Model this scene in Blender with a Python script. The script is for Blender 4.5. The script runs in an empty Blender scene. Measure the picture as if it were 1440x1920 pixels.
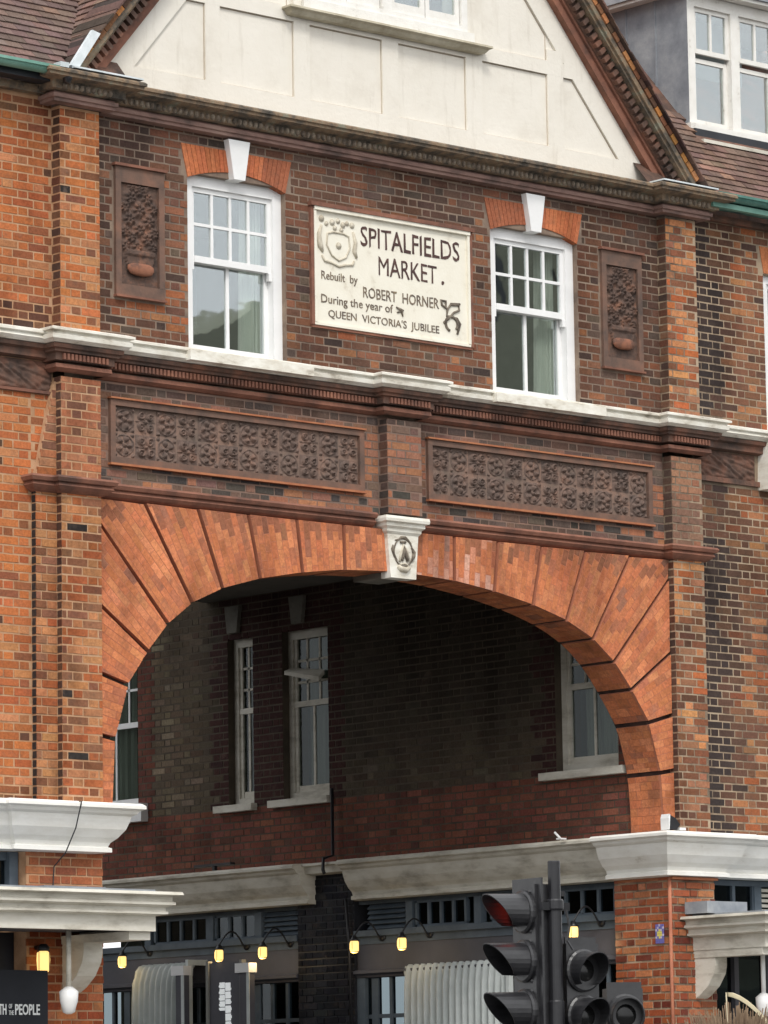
import bpy, math, random
import numpy as np
from mathutils import Matrix, Vector, noise
random.seed(7)
rnd = random.Random(11)
sc = bpy.context.scene
COL = sc.collection

# ------------------------------------------------------------------ camera
cam_d = bpy.data.cameras.new("camera")
cam = bpy.data.objects.new("camera", cam_d); COL.objects.link(cam)
CR = Vector((0.74832351, -0.66315627, -0.01535195))
CU = Vector((-0.0835574, -0.11719721, 0.98958728))
CF = Vector((0.65805022, 0.73924865, 0.14311304))
CC = Vector((-26.0636, -29.1253, 2.1755))
M = Matrix((CR, CU, -CF)).transposed().to_4x4(); M.translation = CC
cam.matrix_world = M
cam_d.sensor_fit = 'HORIZONTAL'; cam_d.sensor_width = 36.0
cam_d.lens = 8070.72 / 1440 * 36
cam_d.clip_start = 0.5; cam_d.clip_end = 600
sc.camera = cam

# ------------------------------------------------------------------ sky, sun, exposure
w = bpy.data.worlds.new("World"); sc.world = w; w.use_nodes = True
nt = w.node_tree; nt.nodes.clear()
SUN_EL, SUN_AZ = math.radians(48), math.radians(215)      # azimuth clockwise from +Y : sun behind the camera, to the left
sky = nt.nodes.new("ShaderNodeTexSky"); sky.sky_type = 'NISHITA'; sky.sun_disc = False
sky.sun_elevation = SUN_EL; sky.sun_rotation = SUN_AZ; sky.air_density = 1.0; sky.dust_density = 4.0; sky.ozone_density = 1.0
hs = nt.nodes.new("ShaderNodeHueSaturation"); hs.inputs["Saturation"].default_value = 0.22
bg = nt.nodes.new("ShaderNodeBackground"); bg.inputs["Strength"].default_value = 0.15
tc = nt.nodes.new("ShaderNodeTexCoord"); cn = nt.nodes.new("ShaderNodeTexNoise")
cn.inputs["Scale"].default_value = 2.3; cn.inputs["Detail"].default_value = 6
cr = nt.nodes.new("ShaderNodeMapRange"); cr.inputs[3].default_value = 0.8; cr.inputs[4].default_value = 1.35
cm = nt.nodes.new("ShaderNodeVectorMath"); cm.operation = 'SCALE'
wo = nt.nodes.new("ShaderNodeOutputWorld")
nt.links.new(tc.outputs["Generated"], cn.inputs["Vector"]); nt.links.new(cn.outputs["Fac"], cr.inputs[0])
nt.links.new(sky.outputs[0], hs.inputs["Color"]); oc = nt.nodes.new("ShaderNodeMix"); oc.data_type = 'RGBA'; oc.inputs[0].default_value = 0.72     # most of the sky is pale cloud
oc.inputs[7].default_value = (10.5, 10.6, 10.8, 1)
nt.links.new(hs.outputs[0], oc.inputs[6]); nt.links.new(oc.outputs[2], cm.inputs[0]); nt.links.new(cr.outputs[0], cm.inputs["Scale"])
nt.links.new(cm.outputs[0], bg.inputs[0]); nt.links.new(bg.outputs[0], wo.inputs[0])
sl = bpy.data.lights.new("sun", 'SUN'); sl.energy = 1.6; sl.angle = math.radians(12); sl.color = (1.0, 0.96, 0.9)
so = bpy.data.objects.new("sun", sl); COL.objects.link(so)
sd = Vector((math.sin(SUN_AZ) * math.cos(SUN_EL), math.cos(SUN_AZ) * math.cos(SUN_EL), math.sin(SUN_EL)))
so.rotation_euler = sd.to_track_quat('Z', 'Y').to_euler()
sc.view_settings.view_transform = 'Standard'; sc.view_settings.look = 'None'
sc.view_settings.gamma = 1.0; sc.view_settings.exposure = 0.06
sc.cycles.max_bounces = 6; sc.cycles.diffuse_bounces = 3; sc.cycles.transparent_max_bounces = 12
sc.cycles.use_denoising = True

# ------------------------------------------------------------------ materials
MATS = {}
def new_mat(name):
    m = bpy.data.materials.new(name); m.use_nodes = True; MATS[name] = m
    n = m.node_tree; n.nodes.clear()
    o = n.nodes.new("ShaderNodeOutputMaterial"); b = n.nodes.new("ShaderNodeBsdfPrincipled")
    n.links.new(b.outputs[0], o.inputs[0])
    return m, n, b, o
def L(n, a, b): n.links.new(a, b)
def N_noise(n, scale, detail=5, rough=0.6, vec=None, stretch=None):
    t = n.nodes.new("ShaderNodeTexNoise"); t.inputs["Scale"].default_value = scale
    t.inputs["Detail"].default_value = detail; t.inputs["Roughness"].default_value = rough
    g = n.nodes.new("ShaderNodeNewGeometry")
    src = g.outputs["Position"]
    if stretch:
        mp = n.nodes.new("ShaderNodeMapping"); mp.inputs["Scale"].default_value = stretch
        L(n, src, mp.inputs[0]); src = mp.outputs[0]
    L(n, src, t.inputs["Vector"])
    return t.outputs["Fac"]
def N_ramp(n, fac, stops):
    r = n.nodes.new("ShaderNodeValToRGB"); e = r.color_ramp.elements
    e[0].position, e[0].color = stops[0][0], (*stops[0][1], 1)
    e[1].position, e[1].color = stops[-1][0], (*stops[-1][1], 1)
    for p, c in stops[1:-1]:
        x = e.new(p); x.color = (*c, 1)
    L(n, fac, r.inputs[0]); return r.outputs[0]
def N_mix(n, fac, a, b, mode='MIX'):
    m = n.nodes.new("ShaderNodeMix"); m.data_type = 'RGBA'; m.blend_type = mode
    for s, v in ((m.inputs[0], fac), (m.inputs[6], a), (m.inputs[7], b)):
        if isinstance(v, (int, float)): s.default_value = v
        elif isinstance(v, tuple): s.default_value = (*v, 1)
        else: L(n, v, s)
    return m.outputs[2]
def N_bump(n, b, h, strength=0.3, dist=0.01):
    u = n.nodes.new("ShaderNodeBump"); u.inputs["Strength"].default_value = strength
    u.inputs["Distance"].default_value = dist
    L(n, h, u.inputs["Height"]); L(n, u.outputs[0], b.inputs["Normal"])
def mat_noise(name, stops, scale=6, rough=0.85, bump=0.3, bs=60, dist=0.006, stretch=None, spec=0.3, metal=0.0):
    m, n, b, o = new_mat(name)
    f = N_noise(n, scale, 6, 0.65, stretch=stretch)
    L(n, N_ramp(n, f, stops), b.inputs["Base Color"])
    b.inputs["Roughness"].default_value = rough; b.inputs["Specular IOR Level"].default_value = spec
    b.inputs["Metallic"].default_value = metal
    if bump: N_bump(n, b, N_noise(n, bs, 4), bump, dist)
    return m
def mat_flat(name, c, rough=0.7, var=0.12, spec=0.4, metal=0.0, bump=0.0):
    a = tuple(max(0, x * (1 - var)) for x in c); d = tuple(min(1, x * (1 + var)) for x in c)
    return mat_noise(name, [(0.3, a), (0.7, d)], 5, rough, bump, spec=spec, metal=metal)
def mat_brick(name, single, gloss=False, rough=0.9):
    m, n, b, o = new_mat(name)
    if single:
        s = n.nodes.new("ShaderNodeObjectInfo").outputs["Color"]
    else:
        a = n.nodes.new("ShaderNodeAttribute"); a.attribute_name = "Col"; s = a.outputs["Color"]
    f = N_noise(n, 45, 4, 0.7)
    c = N_mix(n, 1.0, s, N_ramp(n, f, [(0.25, (0.68, 0.66, 0.64)), (0.75, (1.28, 1.3, 1.32))]), 'MULTIPLY')
    f2 = N_noise(n, 9, 5, 0.7)
    c = N_mix(n, N_ramp(n, f2, [(0.52, (0, 0, 0)), (0.72, (0.45, 0.45, 0.45))]), c, (0.10, 0.075, 0.06))
    if not gloss:
        f3 = N_noise(n, 1.5, 6, 0.6, stretch=(1, 1, 0.4))
        c = N_mix(n, 1.0, c, N_ramp(n, f3, [(0.34, (0.58, 0.56, 0.55)), (0.5, (0.95, 0.94, 0.93)), (0.7, (1.12, 1.1, 1.08))]), 'MULTIPLY')
        f4 = N_noise(n, 3.3, 6, 0.75)
        c = N_mix(n, N_ramp(n, f4, [(0.62, (0, 0, 0)), (0.78, (0.4, 0.4, 0.4))]), c, (0.34, 0.235, 0.185))
    L(n, c, b.inputs["Base Color"])
    b.inputs["Roughness"].default_value = 0.28 if gloss else rough
    b.inputs["Specular IOR Level"].default_value = 0.5 if gloss else 0.15
    N_bump(n, b, N_noise(n, 120, 4), 0.1 if gloss else 0.35, 0.004)
    return m
BR = mat_brick("brick_surface", False); BRS = mat_brick("brick_surface_single", True)
GLZ = mat_brick("glazed_brick_surface", False, True)
MOR_L = mat_noise("mortar_tan", [(0.3, (0.30, 0.165, 0.09)), (0.5, (0.43, 0.25, 0.14)), (0.8, (0.54, 0.36, 0.23))], 5)
MOR_B = mat_noise("mortar_sooty", [(0.3, (0.10, 0.075, 0.06)), (0.48, (0.20, 0.145, 0.11)), (0.75, (0.34, 0.26, 0.19))], 3)
MOR_R = mat_noise("mortar_pale", [(0.3, (0.20, 0.15, 0.105)), (0.5, (0.36, 0.27, 0.185)), (0.8, (0.48, 0.38, 0.27))], 4)
_m = MOR_R.node_tree; _b = [q for q in _m.nodes if q.type == 'BSDF_PRINCIPLED'][0]; _src = _b.inputs["Base Color"].links[0].from_socket
_f = N_noise(_m, 1.3, 6, 0.65, stretch=(1.4, 1, 0.4)); L(_m, N_mix(_m, 1.0, _src, N_ramp(_m, _f, [(0.38, (0.4, 0.4, 0.42)), (0.52, (1, 1, 1)), (0.9, (1, 1, 1))]), 'MULTIPLY'), _b.inputs["Base Color"])
MOR_P = mat_noise("mortar_passage", [(0.3, (0.05, 0.04, 0.03)), (0.7, (0.11, 0.085, 0.06))], 3)
MOR_F = mat_noise("mortar_frieze", [(0.3, (0.13, 0.10, 0.08)), (0.5, (0.2, 0.135, 0.105)), (0.75, (0.30, 0.17, 0.12))], 2.5)
TC_D = mat_noise("terracotta_dark", [(0.32, (0.042, 0.032, 0.028)), (0.5, (0.12, 0.07, 0.052)), (0.66, (0.22, 0.10, 0.065)), (0.8, (0.30, 0.15, 0.09))], 3.5, 0.8, 0.5, 40, 0.01)
TC_P = mat_noise("terracotta_panel", [(0.3, (0.085, 0.065, 0.056)), (0.55, (0.15, 0.10, 0.08)), (0.75, (0.24, 0.135, 0.095))], 5, 0.8, 0.5, 50, 0.008)
TC_R = mat_noise("terracotta_red", [(0.3, (0.08, 0.052, 0.043)), (0.45, (0.18, 0.082, 0.056)), (0.62, (0.27, 0.12, 0.078)), (0.8, (0.36, 0.165, 0.095))], 3, 0.8, 0.4, 40, 0.008)
TC_C = mat_noise("cornice_lichen", [(0.30, (0.045, 0.04, 0.034)), (0.44, (0.12, 0.10, 0.078)), (0.55, (0.24, 0.165, 0.105)), (0.66, (0.21, 0.20, 0.15)), (0.8, (0.40, 0.37, 0.27))], 6, 0.9, 0.8, 50, 0.012)
TC_F = mat_noise("terracotta_frame", [(0.3, (0.085, 0.062, 0.052)), (0.5, (0.16, 0.095, 0.07)), (0.7, (0.24, 0.12, 0.08)), (0.85, (0.30, 0.15, 0.095))], 3, 0.8, 0.4, 40)
TC_V = mat_noise("terracotta_carving", [(0.3, (0.045, 0.034, 0.030)), (0.52, (0.11, 0.068, 0.052)), (0.7, (0.22, 0.105, 0.065))], 7, 0.8, 0.6, 50, 0.01)
TC_B = mat_noise("terracotta_bowl", [(0.35, (0.12, 0.065, 0.048)), (0.5, (0.26, 0.11, 0.066)), (0.7, (0.32, 0.14, 0.08))], 9, 0.8, 0.4, 60)
TC_M = mat_noise("terracotta_mauve", [(0.3, (0.10, 0.07, 0.06)), (0.5, (0.24, 0.145, 0.12)), (0.75, (0.33, 0.22, 0.18))], 3, 0.8, 0.3, 40, stretch=(1, 1, 3))
TC_E = mat_noise("egg_moulding_grey", [(0.3, (0.06, 0.05, 0.042)), (0.5, (0.19, 0.15, 0.115)), (0.75, (0.34, 0.29, 0.22))], 9, 0.9, 0.5, 60)
TC_O = mat_noise("terracotta_orange", [(0.35, (0.30, 0.10, 0.05)), (0.6, (0.42, 0.17, 0.08)), (0.75, (0.2, 0.08, 0.05))], 4, 0.8, 0.3)
GAUGE = mat_noise("gauged_joint", [(0.3, (0.36, 0.13, 0.08)), (0.7, (0.50, 0.20, 0.115))], 4)
GDIRT = mat_noise("joint_dirt", [(0.35, (0.025, 0.018, 0.016)), (0.7, (0.08, 0.045, 0.035))], 5)
STUC = mat_noise("stucco_paint", [(0.25, (0.63, 0.585, 0.505)), (0.45, (0.73, 0.69, 0.61)), (0.8, (0.78, 0.745, 0.67))], 1.6, 0.8, 0.3, 18, 0.012)
_m = STUC.node_tree; _b = [q for q in _m.nodes if q.type == 'BSDF_PRINCIPLED'][0]; _src = _b.inputs["Base Color"].links[0].from_socket
_f = N_noise(_m, 2.2, 7, 0.7, stretch=(3.5, 1, 0.45)); _c = N_mix(_m, N_ramp(_m, _f, [(0.55, (0, 0, 0)), (0.74, (0.4, 0.4, 0.4))]), _src, (0.42, 0.37, 0.29))
L(_m, _c, _b.inputs["Base Color"])
PLAQ = mat_noise("plaque_cream", [(0.22, (0.52, 0.46, 0.36)), (0.40, (0.76, 0.72, 0.61)), (0.8, (0.82, 0.79, 0.69))], 5, 0.8, 0.3, 50)
ROOM3 = mat_noise("room_painted", [(0.3, (0.13, 0.14, 0.13)), (0.7, (0.24, 0.25, 0.235))], 1.2, 0.9, 0.0)
WST = mat_noise("stone_paint_white", [(0.28, (0.30, 0.26, 0.20)), (0.42, (0.66, 0.62, 0.53)), (0.6, (0.80, 0.78, 0.70)), (0.8, (0.84, 0.82, 0.76))], 4, 0.75, 0.35, 40, stretch=(1, 1, 2.5))
WSC = mat_noise("cornice_paint_white", [(0.24, (0.46, 0.42, 0.35)), (0.36, (0.76, 0.74, 0.68)), (0.6, (0.85, 0.84, 0.79)), (0.8, (0.87, 0.86, 0.82))], 3, 0.6, 0.2, 40, stretch=(1, 1, 2.5))
WST2 = mat_noise("stone_paint_grubby", [(0.3, (0.36, 0.33, 0.27)), (0.5, (0.6, 0.57, 0.49)), (0.8, (0.74, 0.72, 0.65))], 2.5, 0.7, 0.25, 40, stretch=(1, 1, 3))
WPT = mat_noise("white_gloss_paint", [(0.3, (0.74, 0.74, 0.73)), (0.7, (0.84, 0.84, 0.83))], 3, 0.4, 0.1, spec=0.5)
WPO = mat_noise("old_white_paint", [(0.26, (0.42, 0.38, 0.32)), (0.38, (0.72, 0.70, 0.65)), (0.8, (0.82, 0.81, 0.77))], 7, 0.6, 0.3)
BUFF = mat_noise("sill_buff", [(0.3, (0.32, 0.28, 0.2)), (0.7, (0.54, 0.5, 0.39))], 5, 0.7)
SHOPB = mat_noise("shopfront_blue_grey", [(0.3, (0.065, 0.085, 0.105)), (0.7, (0.12, 0.15, 0.18))], 3, 0.5, 0.1)
SHOPG = mat_flat("shopfront_grey", (0.082, 0.082, 0.096), 0.6)
BLACKB = mat_flat("black_painted", (0.018, 0.020, 0.026), 0.5, 0.3)
BLKM = mat_noise("black_metal", [(0.3, (0.008, 0.008, 0.010)), (0.7, (0.02, 0.02, 0.023))], 8, 0.4, 0.05, spec=0.5)
SIGH = mat_noise("signal_plastic", [(0.3, (0.010, 0.010, 0.012)), (0.6, (0.022, 0.022, 0.024)), (0.8, (0.05, 0.048, 0.046))], 10, 0.36, 0.05, spec=0.7)
LEAD = mat_noise("lead_sheet", [(0.3, (0.15, 0.165, 0.19)), (0.5, (0.24, 0.26, 0.285)), (0.7, (0.36, 0.375, 0.39))], 2.2, 0.5, 0.3, 6, 0.02, spec=0.4)
LEADW = mat_noise("flashing_pale", [(0.3, (0.5, 0.55, 0.56)), (0.7, (0.74, 0.78, 0.8))], 4, 0.5)
GUT = mat_noise("gutter_green", [(0.35, (0.02, 0.05, 0.045)), (0.5, (0.06, 0.16, 0.135)), (0.75, (0.12, 0.27, 0.22))], 4, 0.45, 0.1, stretch=(1, 1, 1))
GUTL = mat_noise("gutter_green_light", [(0.3, (0.10, 0.24, 0.19)), (0.7, (0.2, 0.38, 0.31))], 4, 0.5, 0.1)
CURT = mat_noise("curtain_pale", [(0.3, (0.50, 0.54, 0.49)), (0.7, (0.76, 0.78, 0.72))], 4, 0.9, 0.0, stretch=(14, 14, 0.3))
ROOM = mat_noise("room_dark", [(0.3, (0.035, 0.042, 0.036)), (0.7, (0.10, 0.115, 0.095))], 1.2, 0.9, 0.0)
ROOM2 = mat_flat("room_pale_wall", (0.30, 0.33, 0.33), 0.9)
FAB = mat_noise("ribbed_white_fabric", [(0.3, (0.46, 0.50, 0.49)), (0.7, (0.62, 0.66, 0.65))], 3, 0.8, 0.1)
ASPH = mat_noise("asphalt", [(0.3, (0.04, 0.04, 0.042)), (0.7, (0.065, 0.065, 0.065))], 4, 0.9)
PAVE = mat_noise("paving", [(0.3, (0.30, 0.285, 0.26)), (0.7, (0.42, 0.40, 0.37))], 2, 0.9)
INK = mat_noise("letter_brown", [(0.3, (0.04, 0.022, 0.022)), (0.7, (0.12, 0.065, 0.055))], 14, 0.8, 0.0)
INK2 = mat_noise("letter_faded", [(0.35, (0.10, 0.08, 0.07)), (0.6, (0.22, 0.17, 0.12)), (0.75, (0.3, 0.24, 0.1))], 12, 0.8, 0.0)
GRIME = mat_noise("carving_grime", [(0.3, (0.07, 0.055, 0.045)), (0.7, (0.26, 0.22, 0.17))], 18, 0.9)
DKSTONE = mat_noise("dark_grey_stone", [(0.3, (0.10, 0.095, 0.08)), (0.7, (0.22, 0.205, 0.175))], 4)  # plain dark grey stone tone
PALEC = mat_noise("carving_beige", [(0.3, (0.38, 0.33, 0.25)), (0.7, (0.66, 0.61, 0.50))], 14, 0.85)
SIGNB = mat_flat("sign_black", (0.008, 0.010, 0.016), 0.6, 0.2)
SIGNW = mat_flat("sign_white", (0.78, 0.8, 0.8), 0.6, 0.04)
TILE = mat_brick("roof_tile_surface", False)
CEIL = mat_noise("ceiling_plaster", [(0.3, (0.10, 0.095, 0.085)), (0.7, (0.17, 0.16, 0.145))], 1.5, 0.9)
GRS = mat_noise("dry_grass", [(0.3, (0.13, 0.085, 0.055)), (0.7, (0.30, 0.215, 0.14))], 5, 0.9, 0.0)
STRAW = mat_flat("pale_straw", (0.62, 0.55, 0.38), 0.8)

def mat_glass(name, tint, refl=1.0, rough=0.015, wav=0.003, ior=1.75):
    m, n, b, o = new_mat(name); n.nodes.remove(b)
    tr = n.nodes.new("ShaderNodeBsdfTransparent"); tr.inputs[0].default_value = (*tint, 1)
    gl = n.nodes.new("ShaderNodeBsdfGlossy"); gl.inputs["Roughness"].default_value = rough
    gl.inputs["Color"].default_value = (refl * .92, refl * .97, refl, 1)
    ge = n.nodes.new("ShaderNodeNewGeometry"); dt = n.nodes.new("ShaderNodeVectorMath"); dt.operation = 'DOT_PRODUCT'
    L(n, ge.outputs["Incoming"], dt.inputs[0]); L(n, ge.outputs["Normal"], dt.inputs[1])
    def mth(op, a, b_=None):
        q = n.nodes.new("ShaderNodeMath"); q.operation = op
        for i_, v in enumerate((a, b_)):
            if v is None: continue
            if isinstance(v, (int, float)): q.inputs[i_].default_value = v
            else: L(n, v, q.inputs[i_])
        return q.outputs[0]
    F0 = ((ior - 1) / (ior + 1)) ** 2
    fac = mth('ADD', mth('MULTIPLY', mth('POWER', mth('SUBTRACT', 1.0, mth('ABSOLUTE', dt.outputs["Value"])), 5.0), 1 - F0), F0)
    mx = n.nodes.new("ShaderNodeMixShader")
    bu = n.nodes.new("ShaderNodeBump"); bu.inputs["Strength"].default_value = 0.25; bu.inputs["Distance"].default_value = wav
    L(n, N_noise(n, 2.2, 2), bu.inputs["Height"]); L(n, bu.outputs[0], gl.inputs["Normal"])
    L(n, fac, mx.inputs[0]); L(n, tr.outputs[0], mx.inputs[1]); L(n, gl.outputs[0], mx.inputs[2])
    L(n, mx.outputs[0], o.inputs[0]); return m
GLASS = mat_glass("window_glass", (0.92, 0.95, 0.93), ior=2.7)
GLASSM = mat_glass("passage_glass", (0.62, 0.65, 0.63), ior=1.34)
GLASSD = mat_glass("shop_glass", (0.45, 0.5, 0.52), ior=1.45)
def mat_emit(name, c, s):
    m, n, b, o = new_mat(name)
    b.inputs["Base Color"].default_value = (*c, 1); b.inputs["Emission Color"].default_value = (*c, 1)
    b.inputs["Emission Strength"].default_value = s
    return m
BULB = mat_emit("lit_bulb", (1.0, 0.66, 0.22), 1.25)
REDL = mat_emit("red_signal_lens", (1.0, 0.06, 0.03), 0.9)
DRKL = mat_flat("dark_lens", (0.01, 0.01, 0.01), 0.15)

# ------------------------------------------------------------------ mesh helpers
def obj_new(name, me, parent=None):
    o = bpy.data.objects.new(name, me); COL.objects.link(o)
    if parent is not None: o.parent = parent
    return o
def tag(o, label=None, cat=None, group=None, kind=None):
    if label: o["label"] = label
    if cat: o["category"] = cat
    if group: o["group"] = group
    if kind: o["kind"] = kind
    return o
def thing(name, label, cat, group=None, loc=(0, 0, 0)):
    o = bpy.data.objects.new(name, None); COL.objects.link(o); o.empty_display_size = 0.1
    o.location = loc
    return tag(o, label, cat, group)
class MB:
    def __init__(s): s.v = []; s.f = []; s.c = []
    def add(s, vs, fs, col=None):
        b = len(s.v); s.v += [tuple(p) for p in vs]
        for f in fs: s.f.append(tuple(b + i for i in f)); s.c.append(col)
    def box(s, x0, x1, y0, y1, z0, z1, col=None):
        if x0 > x1: x0, x1 = x1, x0
        if y0 > y1: y0, y1 = y1, y0
        if z0 > z1: z0, z1 = z1, z0
        s.add([(x0, y0, z0), (x1, y0, z0), (x1, y1, z0), (x0, y1, z0), (x0, y0, z1), (x1, y0, z1), (x1, y1, z1), (x0, y1, z1)],
              [(0, 3, 2, 1), (4, 5, 6, 7), (0, 1, 5, 4), (1, 2, 6, 5), (2, 3, 7, 6), (3, 0, 4, 7)], col)
        return s
    def prism(s, poly, y0, y1, col=None, axis='y'):
        """poly in (x,z) extruded in y (front y0 < y1)"""
        n = len(poly); a = sum(poly[i][0] * poly[(i + 1) % n][1] - poly[(i + 1) % n][0] * poly[i][1] for i in range(n))
        if a < 0: poly = poly[::-1]
        if axis == 'y': vs = [(x, y0, z) for x, z in poly] + [(x, y1, z) for x, z in poly]
        else: vs = [(y0, x, z) for x, z in poly] + [(y1, x, z) for x, z in poly]
        fs = [tuple(range(n)), tuple(range(2 * n - 1, n - 1, -1))] + [(i, n + i, n + (i + 1) % n, (i + 1) % n) for i in range(n)]
        if axis != 'y': fs = [f[::-1] for f in fs]
        s.add(vs, fs, col); return s
    def brick(s, fr, u0, u1, w0, w1, proud, depth, col, ch=0.0018, jt=0.0016):
        O, U, W, Nn = fr
        P = lambda u, w_, d: tuple(O[i] + U[i] * u + W[i] * w_ + Nn[i] * d for i in range(3))
        s.add([P(u0, w0, -depth), P(u1, w0, -depth), P(u1, w1, -depth), P(u0, w1, -depth),
               P(u0 + ch + rnd.uniform(-jt, jt), w0 + ch + rnd.uniform(-jt, jt), proud + rnd.uniform(-jt, jt)), P(u1 - ch + rnd.uniform(-jt, jt), w0 + ch + rnd.uniform(-jt, jt), proud + rnd.uniform(-jt, jt)), P(u1 - ch + rnd.uniform(-jt, jt), w1 - ch + rnd.uniform(-jt, jt), proud + rnd.uniform(-jt, jt)), P(u0 + ch + rnd.uniform(-jt, jt), w1 - ch + rnd.uniform(-jt, jt), proud + rnd.uniform(-jt, jt))],
              [(4, 5, 6, 7), (0, 1, 5, 4), (1, 2, 6, 5), (2, 3, 7, 6), (3, 0, 4, 7)], col)
    def lathe(s, c, prof, n=16, axis='z', col=None):
        vs = []
        for r, h in prof:
            for k in range(n):
                a = 2 * math.pi * k / n; p = (r * math.cos(a), r * math.sin(a), h)
                if axis == 'x': p = (h, p[0], p[1])
                elif axis == 'y': p = (p[0], h, p[1])
                vs.append((c[0] + p[0], c[1] + p[1], c[2] + p[2]))
        fs = []
        for j in range(len(prof) - 1):
            for k in range(n):
                a, b = j * n + k, j * n + (k + 1) % n
                fs.append((a, b, b + n, a + n))
        fs.append(tuple(range(n))[::-1]); fs.append(tuple(range((len(prof) - 1) * n, len(prof) * n)))
        s.add(vs, fs, col); return s
    def tube(s, pts, r, n=6, col=None, closed=False):
        pts = [Vector(p) for p in pts]; m = len(pts); vs = []
        for i in range(m):
            a = pts[(i - 1) % m] if (closed or i > 0) else pts[i]; b = pts[(i + 1) % m] if (closed or i < m - 1) else pts[i]
            t = (b - a).normalized() if (b - a).length > 1e-9 else Vector((0, 0, 1))
            h = Vector((0, 1, 0)) if abs(t.y) < 0.9 else Vector((1, 0, 0))
            u = t.cross(h).normalized(); v_ = t.cross(u)
            rr = r[i] if isinstance(r, (list, tuple)) else r
            for k in range(n):
                q = 2 * math.pi * k / n; vs.append(pts[i] + u * (rr * math.cos(q)) + v_ * (rr * math.sin(q)))
        fs = []
        for i in range(m if closed else m - 1):
            for k in range(n):
                a = i * n + k; b = i * n + (k + 1) % n; c = ((i + 1) % m) * n + (k + 1) % n; d = ((i + 1) % m) * n + k
                fs.append((a, d, c, b))
        if not closed: fs += [tuple(range(n)), tuple(range(m * n - 1, (m - 1) * n - 1, -1))]
        s.add(vs, fs, col); return s
    def sweep(s, path, prof, col=None):
        """path: plan points, outward side is to the right of travel (+X travel -> -Y); prof: (offset, z)"""
        n = len(path); k = len(prof); vs = []
        def nrm(a, b):
            dx, dy = b[0] - a[0], b[1] - a[1]; l = math.hypot(dx, dy); return (dy / l, -dx / l)
        for i, p in enumerate(path):
            n0 = nrm(path[i - 1], p) if i > 0 else nrm(p, path[i + 1])
            n1 = nrm(p, path[i + 1]) if i < n - 1 else n0
            if i == 0: n0 = n1
            d = 1 + n0[0] * n1[0] + n0[1] * n1[1]
            mx, my = ((n0[0] + n1[0]) / d, (n0[1] + n1[1]) / d)
            for o_, z in prof: vs.append((p[0] + mx * o_, p[1] + my * o_, z))
        fs = []
        for i in range(n - 1):
            for j in range(k - 1):
                fs.append((i * k + j, i * k + j + 1, (i + 1) * k + j + 1, (i + 1) * k + j))
        fs.append(tuple(range(k))[::-1]); fs.append(tuple(range((n - 1) * k, n * k)))
        s.add(vs, fs, col); return s
    def build(s, name, mat, parent=None, kind=None, smooth=False, label=None):
        me = bpy.data.meshes.new(name); me.from_pydata(s.v, [], s.f)
        if any(c is not None for c in s.c):
            at = me.color_attributes.new("Col", 'FLOAT_COLOR', 'CORNER')
            arr = np.ones((len(me.loops), 4), np.float32); k = 0
            for f, c in zip(s.f, s.c):
                if c is not None: arr[k:k + len(f), :3] = c
                k += len(f)
            at.data.foreach_set("color", arr.ravel())
        if smooth: me.polygons.foreach_set("use_smooth", [True] * len(me.polygons))
        me.materials.append(mat); me.update()
        o = obj_new(name, me, parent)
        if kind: o["kind"] = kind
        if label: o["label"] = label
        return o

def heightfield(name, x0, x1, z0, z1, y, nx, nz, fn, mat, parent, data=None):
    """carved relief facing -Y"""
    me = bpy.data.meshes.new(name); vs = []; fs = []
    for j in range(nz + 1):
        for i in range(nx + 1):
            u, v = i / nx, j / nz
            vs.append((x0 + (x1 - x0) * u, y - fn(u * 2 - 1, v * 2 - 1), z0 + (z1 - z0) * v))
    for j in range(nz):
        for i in range(nx):
            a = j * (nx + 1) + i; fs.append((a, a + 1, a + nx + 2, a + nx + 1))
    me.from_pydata(vs, [], fs); me.materials.append(mat)
    me.polygons.foreach_set("use_smooth", [True] * len(fs)); me.update()
    return obj_new(name, me, parent)

# ------------------------------------------------------------------ brickwork
CP = 0.0755                     # course pitch
ORA = (0.46, 0.150, 0.055); ORB = (0.38, 0.115, 0.045); TAN = (0.46, 0.20, 0.09); BRN = (0.20, 0.082, 0.045)
BRD = (0.115, 0.055, 0.036); SOOT_SHADE = (0.040, 0.032, 0.030); GRY = (0.11, 0.085, 0.068); PNK = (0.30, 0.15, 0.11)  # darkest tone: sooty bricks, and shade painted into some brick faces
def pick(ws):
    t = rnd.random() * sum(w_ for w_, _ in ws)
    for w_, c in ws:
        t -= w_
        if t <= 0: break
    k = rnd.uniform(0.87, 1.14); return tuple(min(1, x * k * rnd.uniform(0.94, 1.06)) for x in c)
def mixc(a, b, t): return tuple(x * (1 - t) + y * t for x, y in zip(a, b))
def nz3(x, y, z, s): return noise.noise(Vector((x * s, y * s, z * s)))
def col_left(x, z):
    c = pick([(44, ORA), (30, ORB), (18, TAN), (7, (0.28, 0.10, 0.05)), (2, BRD), (.8, SOOT_SHADE)])
    t = 0
    if z < 9.32 and z > 9.05: t = 0.85
    if z > 10.95: t = 0.55
    if x > -4.02 and rnd.random() < 0.5: t = max(t, 0.5)
    if z < 5.12: t = max(t, 0.6)
    return mixc(c, SOOT_SHADE, t * rnd.uniform(0.6, 1.1) if t else 0)
def col_pil_l(x, z):
    s = nz3(x, 0, z, 0.9)
    if s > 0.12: c = pick([(5, ORA), (4, TAN), (2, BRN)])
    else: c = pick([(5, TAN), (3, (0.28, 0.125, 0.07)), (4, ORB), (1, BRN), (.25, SOOT_SHADE)])
    if 7.8 < z < 8.75: c = mixc(c, PNK, 0.35)
    return c
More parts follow.
